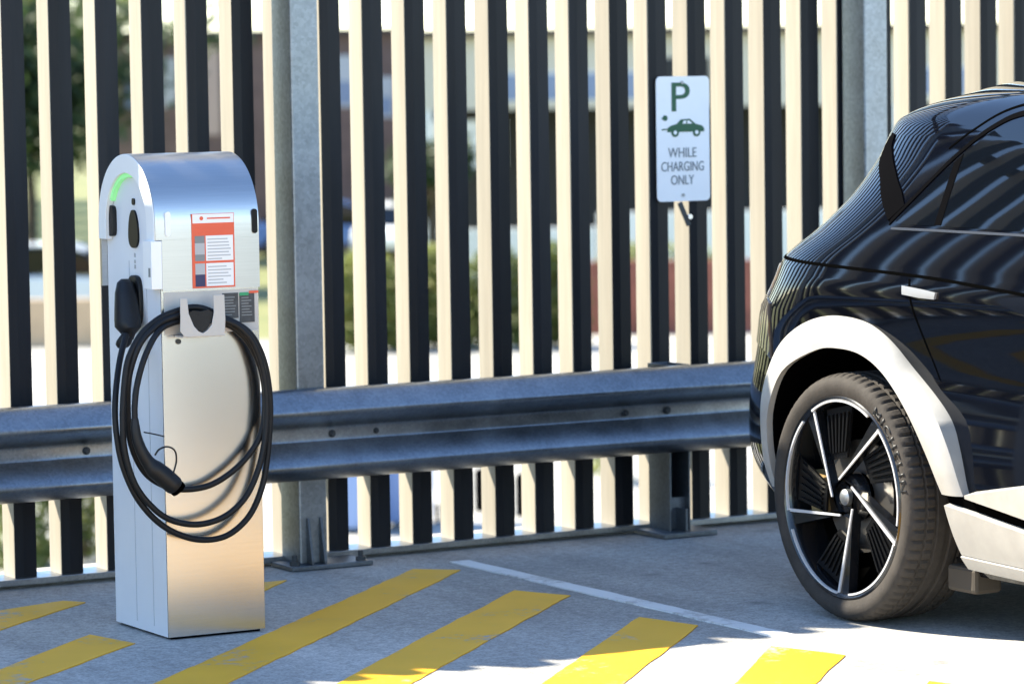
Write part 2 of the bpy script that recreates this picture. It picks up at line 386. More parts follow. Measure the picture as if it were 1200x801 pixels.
# tall galvanised posts: each a thing
for k,px in enumerate(posts):
    if px<-3: continue
    lab={5.10:'tall galvanised steel post behind the guardrail, just right of the charger',7.40:'tall galvanised steel post rising behind the black car'}.get(round(px,2),'tall galvanised steel post bolted down in front of the slat fence beyond the photo edge')
    t=thing('steel_post',lab,'post',(px+.05,10.565,0),'tall posts in front of the slat fence')
    b=MB(); b.box(px,px+.103,10.490,10.632,.016,2.90); b.build('upright',M['galv_post'],t,bevel=.006)
    b=MB(); b.box(px-.05,px+.25,10.445,10.612,.002,.018); b.build('base_plate',M['galv_dull'],t,bevel=.003)
    b=MB()
    for gx in (px+.025,px+.072):
        b.prism([(10.489,.019),(10.489,.17),(10.48,.17),(10.452,.03),(10.452,.019)],'x',gx,gx+.008)
    b.build('gusset',M['galv_dull'],t)
    for bx in (px-.03,px+.215):
        b=MB(); b.cyl((bx,10.47,.018),(0,0,1),.017,.014,6); b.cyl((bx,10.47,.030),(0,0,1),.009,.022,12)
        b.build('anchor_bolt',M['bolt_dark'],t)

# ------------------------------------------------------------------ guardrail
gr=thing('guardrail','long galvanised double-wave guardrail running in front of the slat fence','guardrail',(4,10.45,0))
prof=[(10.474,.604),(10.455,.600),(10.425,.572),(10.402,.545),(10.395,.532),(10.402,.518),(10.440,.492),(10.462,.478),(10.468,.468),(10.468,.434),(10.462,.424),(10.435,.398),(10.405,.368),(10.395,.352),(10.402,.338),(10.435,.314),(10.462,.300)]
pc=[(p.x,p.y) for p in catmull([(a,c,0) for a,c in prof],3)]
def wbeam(b,x0,x1,off=0):
    n=len(pc); front=[[(x,y-off,z) for y,z in pc] for x in (x0,x1)]; back=[[(x,y-off+.004,z) for y,z in pc] for x in (x0,x1)]
    b.grid(front,0,True); b.grid(back,0,True)
    for i in (0,n-1):
        b.add([front[0][i],front[1][i],back[1][i],back[0][i]],[(0,1,2,3)])
    for s in (0,1):
        for i in range(n-1): b.add([front[s][i],front[s][i+1],back[s][i+1],back[s][i]],[(0,1,2,3)])
for x0,x1,off in ((-4.0,.2,0),(.0,4.235,.0045),(4.03,8.235,0),(8.03,12.2,.0045)):
    b=MB(); wbeam(b,x0,x1,off); b.build('rail_beam',M['galv'],gr)
for bx,r_ in ((5.215,.013),(5.380,.010),(6.36,.011),(6.53,.014),(4.335,.013),(3.2,.012),(2.9,.012),(7.6,.012)):
    b=MB(); b.cyl((bx,10.4675,.450),(0,-1,0),r_*1.0,.003,20); b.cyl((bx,10.4645,.450),(0,-1,0),r_*.75,.008,12,r2=r_*.55); b.build('bolt',M['bolt_dark'],gr)
# short C-section posts
for px in (6.545,8.85,2.0,-.3):
    lab='short channel post under the guardrail left of the black car' if px==6.545 else 'short channel post under the guardrail, hidden or beyond the photo edge'
    t=thing('guardrail_post',lab,'post',(px,10.52,0),'short posts carrying the guardrail')
    b=MB(); b.prism([(px,10.478),(px+.006,10.478),(px+.006,10.612),(px+.079,10.612),(px+.079,10.478),(px+.085,10.478),(px+.085,10.62),(px,10.62)],'z',.018,.606)
    b.build('channel',M['galv_dull'],t,bevel=.0015)
    b=MB(); b.box(px-.06,px+.16,10.42,10.63,.002,.02); b.build('base_plate',M['galv_dull'],t,bevel=.003)
    b=MB(); b.box(px+.008,px+.077,10.50,10.508,.021,.135); b.box(px+.038,px+.046,10.435,10.4995,.021,.10); b.build('stiffener',M['galv_dull'],t)
    b=MB(); b.cyl((px+.042,10.6115,.255),(0,-1,0),.010,.014,8); b.build('bolt',M['satin'],t)

# ------------------------------------------------------------------ parking sign
SY=10.628; SX0,SX1,SZ0,SZ1=6.600,6.822,1.174,1.617; scx=(SX0+SX1)/2
sg=thing('parking_sign','white sign with a green P and car fixed to the slats above the guardrail','sign',(scx,SY,1.17))
def rrect(x0,x1,z0,z1,rad,n=6):
    out=[]
    for cx,cz,a0 in ((x1-rad,z1-rad,0),(x0+rad,z1-rad,90),(x0+rad,z0+rad,180),(x1-rad,z0+rad,270)):
        for k in range(n+1):
            a=R(a0+90*k/n); out.append((cx+rad*math.cos(a),cz+rad*math.sin(a)))
    return out
b=MB(); b.prism(rrect(SX0,SX1,SZ0,SZ1,.018),'y',SY,SY+.003); b.build('panel',M['sign_white'],sg)
def text(name,s,size,loc,m,parent,wide=None,ext=.0006,align='CENTER',bold=0.,rot=(R(90),0,0),high=None):
    c=bpy.data.curves.new(name,'FONT'); c.body=s; c.size=size; c.extrude=ext; c.align_x=align; c.offset=bold; c.resolution_u=4
    o=bpy.data.objects.new(name,c); COL.objects.link(o)
    me=bpy.data.meshes.new_from_object(o.evaluated_get(bpy.context.evaluated_depsgraph_get()))
    bpy.data.objects.remove(o); bpy.data.curves.remove(c)
    xs=[v.co.x for v in me.vertices]; ys=[v.co.y for v in me.vertices]
    sx=1 if wide is None else wide/(max(xs)-min(xs)); sy=1 if high is None else high/(max(ys)-min(ys))
    x0=(max(xs)+min(xs))/2 if align=='CENTER' else min(xs); y0=min(ys)
    for v in me.vertices: v.co=((v.co.x-x0)*sx,(v.co.y-y0)*sy,v.co.z)
    from mathutils import Euler
    me.transform(Matrix.Translation(Vector(loc))@Euler(rot).to_matrix().to_4x4())
    me.materials.clear(); me.materials.append(m)
    o=bpy.data.objects.new(name,me); COL.objects.link(o)
    if parent: attach(o,parent)
    return o
text('letter','P',.12,(scx-.009,SY-.0012,1.493),M['sign_green'],sg,wide=.076,high=.102,bold=.0005)
text('lettering','WHILE',.05,(scx-.005,SY-.0012,1.330),M['sign_grey'],sg,wide=.118,high=.034)
text('lettering','CHARGING',.05,(scx-.004,SY-.0012,1.281),M['sign_grey'],sg,wide=.178,high=.034)
text('lettering','ONLY',.05,(scx-.005,SY-.0012,1.233),M['sign_grey'],sg,wide=.096,high=.034)
# little green car with a plug lead behind it
cx=scx+.008; cz=1.402
car=[(-.075,.018),(-.072,.034),(-.055,.042),(-.036,.046),(-.018,.062),(.020,.064),(.044,.046),(.070,.040),(.080,.030),(.080,.018)]
b=MB(); b.prism([(cx+a,cz+c) for a,c in car],'y',SY-.0016,SY-.0002)
for wx in (-.042,.048): b.cyl((cx+wx,SY-.0002,cz+.016),(0,-1,0),.0155,.0018,20)
b.build('car_symbol',M['sign_green'],sg)
b=MB()
for wx in (-.042,.048):
    b=MB(); b.cyl((cx+wx,SY-.0019,cz+.016),(0,-1,0),.007,.0006,16); b.build('symbol_hub',M['sign_white'],sg)
b=MB(); b.prism([(cx-.012,cz+.047),(cx-.006,cz+.057),(cx+.004,cz+.058),(cx+.004,cz+.047)],'y',SY-.0022,SY-.0015); b.build('symbol_window',M['sign_white'],sg)
b=MB(); b.prism([(cx+.009,cz+.047),(cx+.009,cz+.058),(cx+.018,cz+.057),(cx+.030,cz+.047)],'y',SY-.0022,SY-.0015)
b.build('symbol_window',M['sign_white'],sg)
b=MB(); b.tube([(cx-.098,SY-.0008,cz+.026),(cx-.09,SY-.0008,cz+.028),(cx-.074,SY-.0008,cz+.028)],.0022,6); b.build('lead_symbol',M['sign_green'],sg)
b=MB(); b.cyl((cx-.083,SY-.0002,cz+.068),(0,-1,0),.010,.0014,16); b.tube([(cx-.098,SY-.0008,cz+.066),(cx-.09,SY-.0008,cz+.068)],.0022,6)
b.build('plug_symbol',M['sign_green'],sg)
for z in (SZ1-.022,SZ0+.022):
    b=MB(); b.cyl((scx-.003,SY-.0002,z),(0,-1,0),.006,.004,12); b.build('bolt',M['bolt'],sg)
b=MB(); b.obox((6.716,10.634,1.128),(.42,0,-.9),(0,1,0),(.9,0,.42),.045,.003,.009); b.build('bracket',M['bolt_dark'],sg)
b=MB(); b.cyl((6.736,10.632,1.118),(0,-1,0),.009,.008,12); b.build('bracket_bolt',M['satin'],sg)

# ------------------------------------------------------------------ charger
CX0,CX1,CY0,CY1=4.127,4.437,9.375,9.766; CZT=1.405; CYM=(CY0+CY1)/2; CR=(CY1-CY0)/2; CZS=CZT-CR
ch=thing('charging_station','free-standing brushed steel car charging pedestal with rounded hood and white side','charger',((CX0+CX1)/2,CYM,0))
b=MB(); b.box(CX0+.012,CX1-.012,CY0+.008,CY1-.012,.001,.009); b.build('plinth',M['trim'],ch)
def archp(r0,z0,n=28):
    return [(CYM-r0,z0)]+[(CYM-r0*math.cos(math.pi*k/n),CZS+r0*math.sin(math.pi*k/n)) for k in range(n+1)]+[(CYM+r0,z0)]
# inner body: white side walls, steel front
b=MB(); ap=archp(CR-.004,.008)
n=len(ap); vs=[(CX0,y,z) for y,z in ap]+[(CX1-.002,y,z) for y,z in ap]
for i in range(n):
    j=(i+1)%n; b.add(vs,[(i,j,n+j,n+i)],1 if i==0 else 0,0<i<n-2)
b.add(vs,[tuple(range(n-1,-1,-1))],0); b.add(vs,[tuple(range(n,2*n))],0)
b.build('cabinet',[M['white_panel'],M['steel']],ch)
b=MB(); b.box(CX0-.0015,CX1,CY0-.004,CY0+.0,.008,1.028); b.build('front_panel',M['steel'],ch,bevel=.0012)
b=MB()
for yy in (9.475,9.60): b.box(CX0-.0012,CX0+.001,yy,yy+.0025,.03,1.10)
b.build('panel_seam',M['seam'],ch)
# hood: steel sheet wrapped over the top
HZ=1.020
def band(b,x0,x1,ro,ri,z0f,z0b,m=0,a0=0,a1=180,nn=40,straight=True):
    out=[];inn=[]
    if straight: out.append((CYM-ro,z0f)); inn.append((CYM-ri,z0f))
    for k in range(nn+1):
        a=R(a0+(a1-a0)*k/nn)
        out.append((CYM-ro*math.cos(a),CZS+ro*math.sin(a))); inn.append((CYM-ri*math.cos(a),CZS+ri*math.sin(a)))
    if straight: out.append((CYM+ro,z0b)); inn.append((CYM+ri,z0b))
    G=[[(x0,*p) for p in out],[(x1,*p) for p in out],[(x1,*p) for p in inn],[(x0,*p) for p in inn]]
    n=len(out)
    vs=[p for g in G for p in g]
    for gi in range(4):
        gj=(gi+1)%4
        for i in range(n-1):
            b.add(vs,[(gi*n+i,gi*n+i+1,gj*n+i+1,gj*n+i)],m,True)
    b.add(vs,[(0,n,2*n,3*n),(n-1,2*n-1,3*n-1,4*n-1)],m)
b=MB(); band(b,CX0-.0185,CX1+.002,CR+.010,CR-.002,1.168,HZ); b.box(CX0+.0015,CX1+.002,CYM-CR-.010,CYM-CR+.002,HZ,1.1678); b.build('hood',M['steel_hood'],ch,angle=30)
b=MB(); band(b,CX0-.022,CX0-.0188,CR+.0095,CR-.046,1.150,1.16); band(b,CX0-.0187,CX0-.001,CR-.003,CR-.046,1.150,1.16); b.box(CX0-.033,CX0+.001,CYM-CR-.0115,CYM-CR+.05,HZ+.006,1.166)
b.build('end_frame',M['white_plastic'],ch,bevel=.003,angle=30)
b=MB(); band(b,CX0-.014,CX0-.001,CR-.0465,CR-.058,0,0,0,84,152,24,False); b.build('status_light',M['green_led'],ch,angle=30)
def oval(b,cy,cz,hy,hz,x0,x1,m=0,pw=2.4,n=28,taper=0):
    poly=[]
    for k in range(n):
        a=2*math.pi*k/n; c,s=math.cos(a),math.sin(a)
        z=hz*math.copysign(abs(s)**(2/pw),s); y=hy*math.copysign(abs(c)**(2/pw),c)*(1-taper*(z/hz))
        poly.append((cy+y,cz+z))
    b.prism(poly,'x',x0,x1,m)
b=MB(); oval(b,9.556,1.195,.034,.056,CX0-.006,CX0+.001,taper=.25); b.build('display_window',M['display'],ch)
b=MB(); oval(b,9.556,1.275,.010,.010,CX0-.004,CX0+.001); b.build('card_sensor',M['display'],ch)
b=MB(); oval(b,9.722,1.215,.036,.046,CX0-.012,CX0+.001,pw=5); b.build('socket_cover',M['black_plastic'],ch,bevel=.003)
b=MB()
for k,(dz,h) in enumerate(((0,.012),(-.018,.010),(-.034,.012))): b.box(CX0-.0015,CX0+.0005,9.552,9.562,1.112+dz,1.112+dz+h)
b.build('panel_mark',M['ink'],ch)
b=MB(); b.box(CX0-.0345,CX0-.032,9.372,9.384,1.062,1.088); b.build('lock',M['mid_ink'],ch)
b=MB(); oval(b,9.548,.985,.046,.075,CX0-.014,CX0+.001,pw=3); b.build('socket',M['black_plastic'],ch,bevel=.004)
# hood slots
HF=CYM-CR-.010
def slot(name,xc,m):
    b=MB(); b.prism(rrect(xc-.0085,xc+.0085,1.178,1.250,.0084,5),'y',HF-.0035,HF+.012); return b.build(name,m,ch)
slot('slot_cover',4.148,M['white_plastic']); slot('slot',4.425,M['display'])
# red and white notice on the hood
st=MB(); st.box(4.223,4.359,HF-.0016,HF+.0008,1.024,1.2405); notice=st.build('notice',M['red'],ch)
b=MB(); b.box(4.226,4.357,HF-.0024,HF-.0016,1.213,1.239); b.box(4.267,4.354,HF-.0024,HF-.0016,1.103,1.176); b.box(4.267,4.354,HF-.0024,HF-.0016,1.029,1.096)
b.build('notice_field',M['sticker_white'],notice)
for z0,z1,mm in ((1.155,1.176,'mid_ink'),(1.103,1.122,'mid_ink'),(1.122,1.155,'ink'),(1.064,1.096,'ink')):
    b=MB(); b.box(4.232,4.263,HF-.0024,HF-.0016,z0,z1); b.build('notice_pictogram',M[mm],notice)
b=MB(); b.box(4.232,4.263,HF-.0024,HF-.0016,1.029,1.064); b.build('notice_pictogram',M['navy_ink'],notice)
b=MB()
rr=random.Random(5)
for z in [1.166-.0095*k for k in range(7)]+[1.086-.0095*k for k in range(6)]:
    b.box(4.272,4.272+rr.uniform(.045,.076),HF-.0029,HF-.0024,z-.002,z+.0012)
b.build('notice_lines',M['ink'],notice)
b=MB(); b.cyl((4.254,HF-.0024,1.227),(0,-1,0),.006,.0006,14); b.box(4.272,4.346,HF-.0030,HF-.0024,1.2245,1.2285)
b.box(4.240,4.345,HF-.0024,HF-.0016,1.195,1.1985); b.box(4.246,4.338,HF-.0024,HF-.0016,1.184,1.1875)
b.build('notice_heading',M['red'],notice)
# recessed hook plate under the hood
PYF=CY0-.004
b=MB(); b.box(4.134,4.432,PYF-.0025,PYF+.001,.893,1.016); b.build('hook_backplate',M['grey_plate'],ch)
for sx0,sx1,z0,z1 in ((4.318,4.369,.932,1.006),(4.373,4.421,.918,1.003)):
    b=MB(); b.box(sx0,sx1,PYF-.0042,PYF-.0025,z0,z1); s_=b.build('label_plate',M['dark_ink'],ch)
    b=MB()
    for k in range(7): b.box(sx0+.006,sx1-.008-rr.uniform(0,.014),PYF-.0048,PYF-.0042,z1-.014-.0085*k,z1-.011-.0085*k)
    b.build('label_lines',M['mid_ink'],s_)
b=MB(); b.box(4.373,4.402,PYF-.0050,PYF-.0043,.997,1.006); b.build('label_tab',M['green_ink'],ch)
b=MB(); b.box(4.404,4.434,PYF-.0050,PYF-.0043,1.003,1.010); b.build('label_tab',M['red'],ch)
# cable hook: two-pronged grey plate in front of a black drum
HY=PYF-.062
b=MB(); poly=[(4.158,1.000),(4.180,1.000),(4.184,.955),(4.200,.918),(4.214,.903),(4.228,.897),(4.242,.905),(4.256,.920),(4.264,.955),(4.264,1.006),(4.298,1.006),(4.300,.935),(4.297,.888),(4.170,.888),(4.156,.906),(4.158,.94)]
b.prism(poly,'y',HY,HY+.004); b.build('cable_hook',M['grey_plate'],ch,bevel=.001)
b=MB(); b.prism([(4.186,.957),(4.20,.964),(4.224,.960),(4.25,.964),(4.263,.955),(4.258,.93),(4.243,.909),(4.226,.899),(4.206,.912),(4.19,.935)],'y',HY+.006,PYF-.003); b.build('hook_drum',M['black_plastic'],ch)
b=MB(); b.box(4.165,4.292,HY+.004,PYF-.002,.886,.891); b.build('hook_shelf',M['grey_plate'],ch)
b=MB(); b.cyl((4.176,PYF+.001,.872),(0,-1,0),.008,.005,14); b.build('key_lock',M['bolt_dark'],ch)

# ------------------------------------------------------------------ charging cable hung on the hook
cb=thing('charging_cable','black charging cable looped over the hook of the charging station with two plugs','cable',(4.2,9.33,.93))
def LP(x,z,y): return (x,y,z)
K=lambda pts:[(x,y,z) for x,z,y in pts]
# coordinates (X, Z, Y); three loops in front of the cabinet
C=[(4.049,0.893,9.455),(4.005,0.829,9.400),(3.977,0.759,9.365),(3.962,0.687,9.345),(3.961,0.614,9.335),(3.975,0.528,9.330),(4.011,0.439,9.325),(4.066,0.368,9.322),(4.132,0.321,9.320),(4.212,0.295,9.320),(4.294,0.301,9.320),(4.364,0.349,9.320),(4.408,0.424,9.322),(4.431,0.510,9.325),(4.447,0.634,9.330),(4.444,0.735,9.330),(4.424,0.824,9.330),(4.381,0.894,9.330),(4.308,0.937,9.335),(4.224,0.971,9.340),(4.140,0.957,9.340),(4.086,0.935,9.335),(4.035,0.896,9.325),(3.996,0.835,9.318),(3.980,0.762,9.315),(3.971,0.665,9.312),(3.975,0.566,9.310),(4.004,0.471,9.308),(4.055,0.403,9.306),(4.112,0.362,9.305),(4.193,0.343,9.305),(4.275,0.357,9.305),(4.345,0.404,9.307),(4.390,0.476,9.310),(4.418,0.562,9.314),(4.431,0.661,9.318),(4.426,0.762,9.320),(4.398,0.851,9.322),(4.357,0.903,9.325),(4.305,0.930,9.330),(4.221,0.954,9.335),(4.130,0.943,9.332),(4.080,0.919,9.322),(4.030,0.873,9.315),(3.999,0.785,9.322),(3.996,0.686,9.332),(4.006,0.587,9.337),(4.044,0.505,9.337),(4.102,0.461,9.336),(4.168,0.444,9.335),(4.249,0.451,9.332),(4.322,0.487,9.330),(4.381,0.538,9.330),(4.419,0.598,9.332),(4.435,0.685,9.338),(4.427,0.773,9.340),(4.394,0.850,9.341),(4.354,0.895,9.342),(4.311,0.919,9.343),(4.225,0.936,9.345),(4.137,0.928,9.335),(4.082,0.902,9.310),(4.037,0.839,9.295),(4.009,0.762,9.290),(3.999,0.702,9.288),(3.998,0.665,9.287)]
pts=catmull(K(C),7)
b=MB(); b.tube(pts,.0092,12); b.build('cable',M['black_rubber'],cb)
def plug(path,radii,name,extra=None):
    b=MB(); b.tube(catmull(path,6),[interp(radii,i/(6*(len(path)-1))) for i in range(6*(len(path)-1)+1)],18)
    return b.build(name,M['black_plastic'],cb)
# free plug hanging at the lower left
p2=plug([(3.998,9.287,0.665),(4.001,9.286,0.616),(4.017,9.283,0.566),(4.042,9.281,0.527),(4.077,9.278,0.496),(4.117,9.273,0.459)],[(0,.010),(.12,.014),(.35,.017),(.55,.020),(.66,.027),(.85,.029),(.97,.028),(1,.024)],'plug')
b=MB(); d=Vector((.66,-.05,-.75)).normalized(); b.cyl(Vector((4.117,9.273,0.459)),d,.025,.012,20,r2=.023); attach(b.build('plug_mouth',M['seal']),p2)
b=MB(); b.tube(catmull([(4.047,9.262,0.558),(4.058,9.255,0.575),(4.083,9.252,0.581),(4.104,9.250,0.568),(4.108,9.250,0.538),(4.097,9.252,0.499)],6),.0028,6); b.build('cap_tether',M['black_plastic'],cb)
b=MB(); b.tube(catmull([(4.044,9.330,0.619),(4.074,9.338,0.612),(4.114,9.345,0.601)],5),.002,6); b.build('cap_tether',M['black_plastic'],cb)
# plug parked in the side socket: a slim body standing out of the white side, cable at its foot
b=MB()
prof=[(1.050,.012,.012),(1.040,.026,.024),(1.010,.036,.032),(.965,.042,.036),(.930,.046,.038),(.912,.046,.038),(.902,.034,.030),(.890,.022,.020),(.875,.015,.014)]
G=[]
for z,hy,hx in prof:
    G.append([(4.088-.012*(1.05-z)/.17+hx*math.cos(2*math.pi*k/20), 9.545-.05*(1.05-z)/.17*.9+hy*math.sin(2*math.pi*k/20), z) for k in range(20)])
b.grid(G,0,True,False,True); b.add(G[0],[tuple(range(20))]); b.add(G[-1],[tuple(range(20))])
b.tube(catmull([(4.076,9.495,.885),(4.062,9.485,.866),(4.035,9.47,.866),(4.049,9.455,0.893)],5),.0125,12)
b.build('plug',M['black_plastic'],cb,angle=50)

# ------------------------------------------------------------------ black car
XL=5.934; XC=6.879; WH=XC-XL
UPPER=[(1.04,.019),(1.11,.038),(1.18,.060),(1.28,.097),(1.38,.138),(1.46,.176),(1.51,.212),(1.548,.27),(1.575,.36),(1.592,.48),(1.602,.65),(1.606,.80)]
FLANK=[(.18,.13),(.25,.085),(.33,.05),(.45,.02),(.6,.004),(.75,.0),(.88,.003),(.97,.010)]+UPPER    # line of arches and sills
INSET=[(.18,.135),(.33,.065),(.45,.044),(.55,.047),(.64,.055),(.72,.056),(.80,.043),(.88,.024),(.94,.011),(.985,.006)]+UPPER   # body, undercut below the shoulder
PROFILE=[INSET]
YOBS=[(.18,8.72),(.25,8.80),(.33,8.93),(.42,9.025),(.50,9.052),(.62,9.045),(.70,9.02),(.80,8.99),(.90,8.965),(.942,8.93),(.995,8.888),(1.058,8.842),(1.10,8.765),(1.156,8.645),(1.261,8.465),(1.362,8.338),(1.424,8.285),(1.449,8.262),(1.486,8.206),(1.527,8.043),(1.557,7.846),(1.584,7.655),(1.600,7.40),(1.606,7.30)]
FRONT=[(.18,4.95),(.30,4.78),(.45,4.70),(.65,4.70),(.80,4.74),(.90,4.86),(.96,5.10),(1.00,5.55),(1.03,5.85),(1.06,5.98),(1.12,6.08),(1.30,6.35),(1.45,6.58),(1.54,6.78),(1.58,6.95),(1.60,7.12),(1.606,7.25)]
def inset(z): return sinterp(PROFILE[0],z)
def yfront(z): return sinterp(FRONT,z)
def ca(z): return min(.50,.60*(WH-inset(z)))
CB=.60
def ytail(z):
    y=sinterp(YOBS,z)+1.44*inset(z)
    a=ca(z); s=math.sqrt((.82*a)**2+(.57*CB)**2)-.82*a-.57*CB
    y=y-s/.57
    return max(y,yfront(z)+.9)
def side_x(y,z):
    """left-hand surface of the body at (y,z)"""
    W=WH-inset(z); a=ca(z); yt=ytail(z); yf=yfront(z); d=0
    if y>yt-CB: q=min(1,(y-(yt-CB))/CB); d=a*(1-math.sqrt(max(0,1-q**2)))
    elif y<yf+CB: q=min(1,((yf+CB)-y)/CB); d=a*(1-math.sqrt(max(0,1-q**2)))
    return XC-W+d
def outline(z):
    W=WH-inset(z); a=ca(z); yt=ytail(z); yf=yfront(z); half=[]
    nb=5
    for k in range(nb): half.append((XC-(W-a)*k/nb,yt))
    nc=18
    for k in range(nc+1):
        t=math.pi/2*k/nc; cx_=math.cos(t)**(2/2.2) if k<nc else 0
        sx_=math.sin(t)
        q=math.cos(t)
        half.append((XC-W+a*(1-math.sqrt(max(0,1-q**2))), yt-CB+CB*q))
    ys0=yt-CB; ys1=yf+CB
    for k in range(1,61): half.append((XC-W,ys0+(ys1-ys0)*k/60))
    for k in range(1,nc+1):
        q=math.sin(math.pi/2*k/nc); half.append((XC-W+a*(1-math.sqrt(max(0,1-q**2))), yf+CB-CB*q))
    for k in range(1,nb+1): half.append((XC-(W-a)*(1-k/nb),yf))
    full=half+[(2*XC-x,y) for x,y in half[-2:0:-1]]
    return full
carT=thing('parked_car','glossy black hatchback with pale wheel arches parked with its tail to the guardrail','car',(XC,7.0,0))
zs=[.18+.0000]
z=.18
while z<1.44: z+=.022; zs.append(min(z,1.44))
while zs[-1]<1.57: zs.append(zs[-1]+.01)
zs+= [1.575,1.581,1.587,1.592,1.597,1.601,1.604,1.606]
zs=sorted(set(round(a,4) for a in zs))
b=MB(); G=[[(x,y,zz) for x,y in outline(zz)] for zz in zs]
b.grid(G,0,True,False,True); b.add(G[0],[tuple(range(len(G[0])))]); b.add(G[-1],[tuple(range(len(G[-1])-1,-1,-1))])
body=b.build('body',M['car_black'],carT,angle=60)
ARO=[(9.000,.36),(9.000,.493),(8.988,.651),(8.908,.773),(8.776,.857),(8.643,.898),(8.51,.904),(8.381,.884),(8.255,.824),(8.132,.722),(8.032,.571),(7.978,.425)]
ARI=[(8.940,.36),(8.940,.498),(8.922,.603),(8.832,.727),(8.655,.800),(8.533,.813),(8.415,.800),(8.305,.750),(8.20,.655),(8.115,.535),(8.060,.425)]
def cut_arch(dy,side):
    poly=[(8.49+(p.x-8.49)*1.03+dy,.40+(p.y-.40)*1.03) for p in catmull([(y,z,0) for y,z in ARI],5)]
    poly=[(poly[0][0],.05)]+poly+[(poly[-1][0],.05)]
    b=MB(); x0,x1=(XL-.1,XL+.34) if side<0 else (2*XC-XL-.34,2*XC-XL+.1)
    b.prism(poly,'x',x0,x1,0); return b.build('cutter',M['seal'])
cut=[]
for dy in (0,-3.0):
    for side in (-1,1):
        c=cut_arch(dy,side); cut.append(c)
        md=body.modifiers.new('arch','BOOLEAN'); md.operation='DIFFERENCE'; md.object=c; md.solver='EXACT'; md.material_mode='TRANSFER'
bpy.context.view_layer.update()
dg=bpy.context.evaluated_depsgraph_get()
nm=bpy.data.meshes.new_from_object(body.evaluated_get(dg)); body.modifiers.clear(); body.data=nm
for c in cut: bpy.data.objects.remove(c)

def conf(A,Bq,n,m,off,thick=.012,side=-1,pre=True):
    """patch between polylines A and B given in (y,z), laid on the body side, proud by off"""
    A=resample([(y,z,0) for y,z in A],n); Bq=resample([(y,z,0) for y,z in Bq],n)
    def pt(p,o):
        x=side_x(p.x,p.y)
        e=.004
        nx=Vector((-1,(side_x(p.x+e,p.y)-side_x(p.x-e,p.y))/(2*e),(side_x(p.x,p.y+e)-side_x(p.x,p.y-e))/(2*e))).normalized()
        v=Vector((x,p.x,p.y))+nx*o
        if side>0: v.x=2*XC-v.x
        return v
    g0=[[pt(A[i].lerp(Bq[i],j/m),off) for j in range(m+1)] for i in range(n)]
    g1=[[pt(A[i].lerp(Bq[i],j/m),off-thick) for j in range(m+1)] for i in range(n)]
    return g0,g1
def patch(name,A,Bq,mt,off=.003,n=40,m=6,thick=.012,parent=None,sides=(-1,),angle=40):
    o=None
    for s in sides:
        g0,g1=conf(A,Bq,n,m,off,thick,s); b=MB(); b.grid(g0,0,True); b.grid(g1,0,True)
        b.grid([[g0[i][0] for i in range(n)],[g1[i][0] for i in range(n)]]); b.grid([[g0[i][m] for i in range(n)],[g1[i][m] for i in range(n)]])
        b.grid([g0[0],g1[0]]); b.grid([g0[-1],g1[-1]])
        o=b.build(name,mt,parent or carT,angle=angle)
    return o
def smooth2(P,k=5): return [(p.x,p.y) for p in catmull([(y,z,0) for y,z in P],k)]
def flare(dy,side):
    n,m=80,6
    A=resample([(y,z,0) for y,z in smooth2(ARO)],n); Bq=resample([(y,z,0) for y,z in smooth2(ARI)],n); G=[]
    for a,q in zip(A,Bq):
        PROFILE[0]=FLANK; xb=side_x(q.x,q.y)-.016; xf=side_x(a.x,a.y)-.002; PROFILE[0]=INSET
        xbody=side_x(a.x,a.y)-.003; wq=max(0,min(1,(a.y-.60)/.2)); wq=wq*wq*(3-2*wq)
        xa=xf+(xbody-xf)*wq; ya=a.x+1.44*max(0,xa-xf)
        pa=Vector((xa,ya+dy,a.y)); pb=Vector((xb,q.x+dy,q.y)); row=[pa+Vector((.075,0,0))]
        for k in range(m+1):
            t=k/m; p=pa.lerp(pb,t); p.x-=.012*math.sin(math.pi*t**.8)*(1 if t<1 else 0); row.append(p)
        row.append(pb+Vector((.010,0,.003))); row.append(pb+Vector((.022,0,.004)))
        if side>0: row=[Vector((2*XC-v.x,v.y,v.z)) for v in row]
        G.append(row)
    b=MB(); b.grid(G,0,True); o=b.build('wheel_arch_trim',M['cladding'],carT,angle=50)
    sg_=-1 if side>0 else 1
    L2=[[r_[-1]+Vector((sg_*.0005,0,.002)),r_[-1]+Vector((sg_*.10,0,.002)),r_[-1]+Vector((sg_*.28,0,.006))] for r_ in G]
    b=MB(); b.grid(L2,0,True); b.build('arch_liner',M['seal'],carT)
    return o
for dy in (0,-3.0):
    for side in (-1,1): flare(dy,side)
PROFILE[0]=FLANK
PROFILE[0]=INSET
# shoulder gap, belt, glass, pillar trim
def strip(name,pts,h,mt,off=.0015,n=60,parent=None):
    P=smooth2(pts,6); return patch(name,[(y,z+h/2) for y,z in P],[(y,z-h/2) for y,z in P],mt,off,n,2,.006,parent)
strip('shoulder_gap',[(9.10,1.060),(8.98,1.060),(8.86,1.058),(8.50,1.048),(8.10,1.035),(7.70,1.010),(7.2,.985),(6.4,.96),(5.9,.95)],.009,M['seal'])
GA=[(8.345,1.192),(8.285,1.244),(8.145,1.368),(8.03,1.447),(7.90,1.488),(7.6,1.505),(7.2,1.50),(6.9,1.47),(6.62,1.38)]
GB=[(8.345,1.182),(8.2,1.181),(8.05,1.180),(7.8,1.178),(7.5,1.172),(7.1,1.160),(6.8,1.150),(6.5,1.140),(6.35,1.135)]
win=patch('side_window',GA,GB,M['glass'],.002,60,10,.008,sides=(-1,1))
strip('window_seal',[(8.375,1.185),(8.295,1.256),(8.15,1.383),(8.03,1.462),(7.90,1.503),(7.6,1.521),(7.2,1.516),(6.9,1.486)],.016,M['trim'],.003)
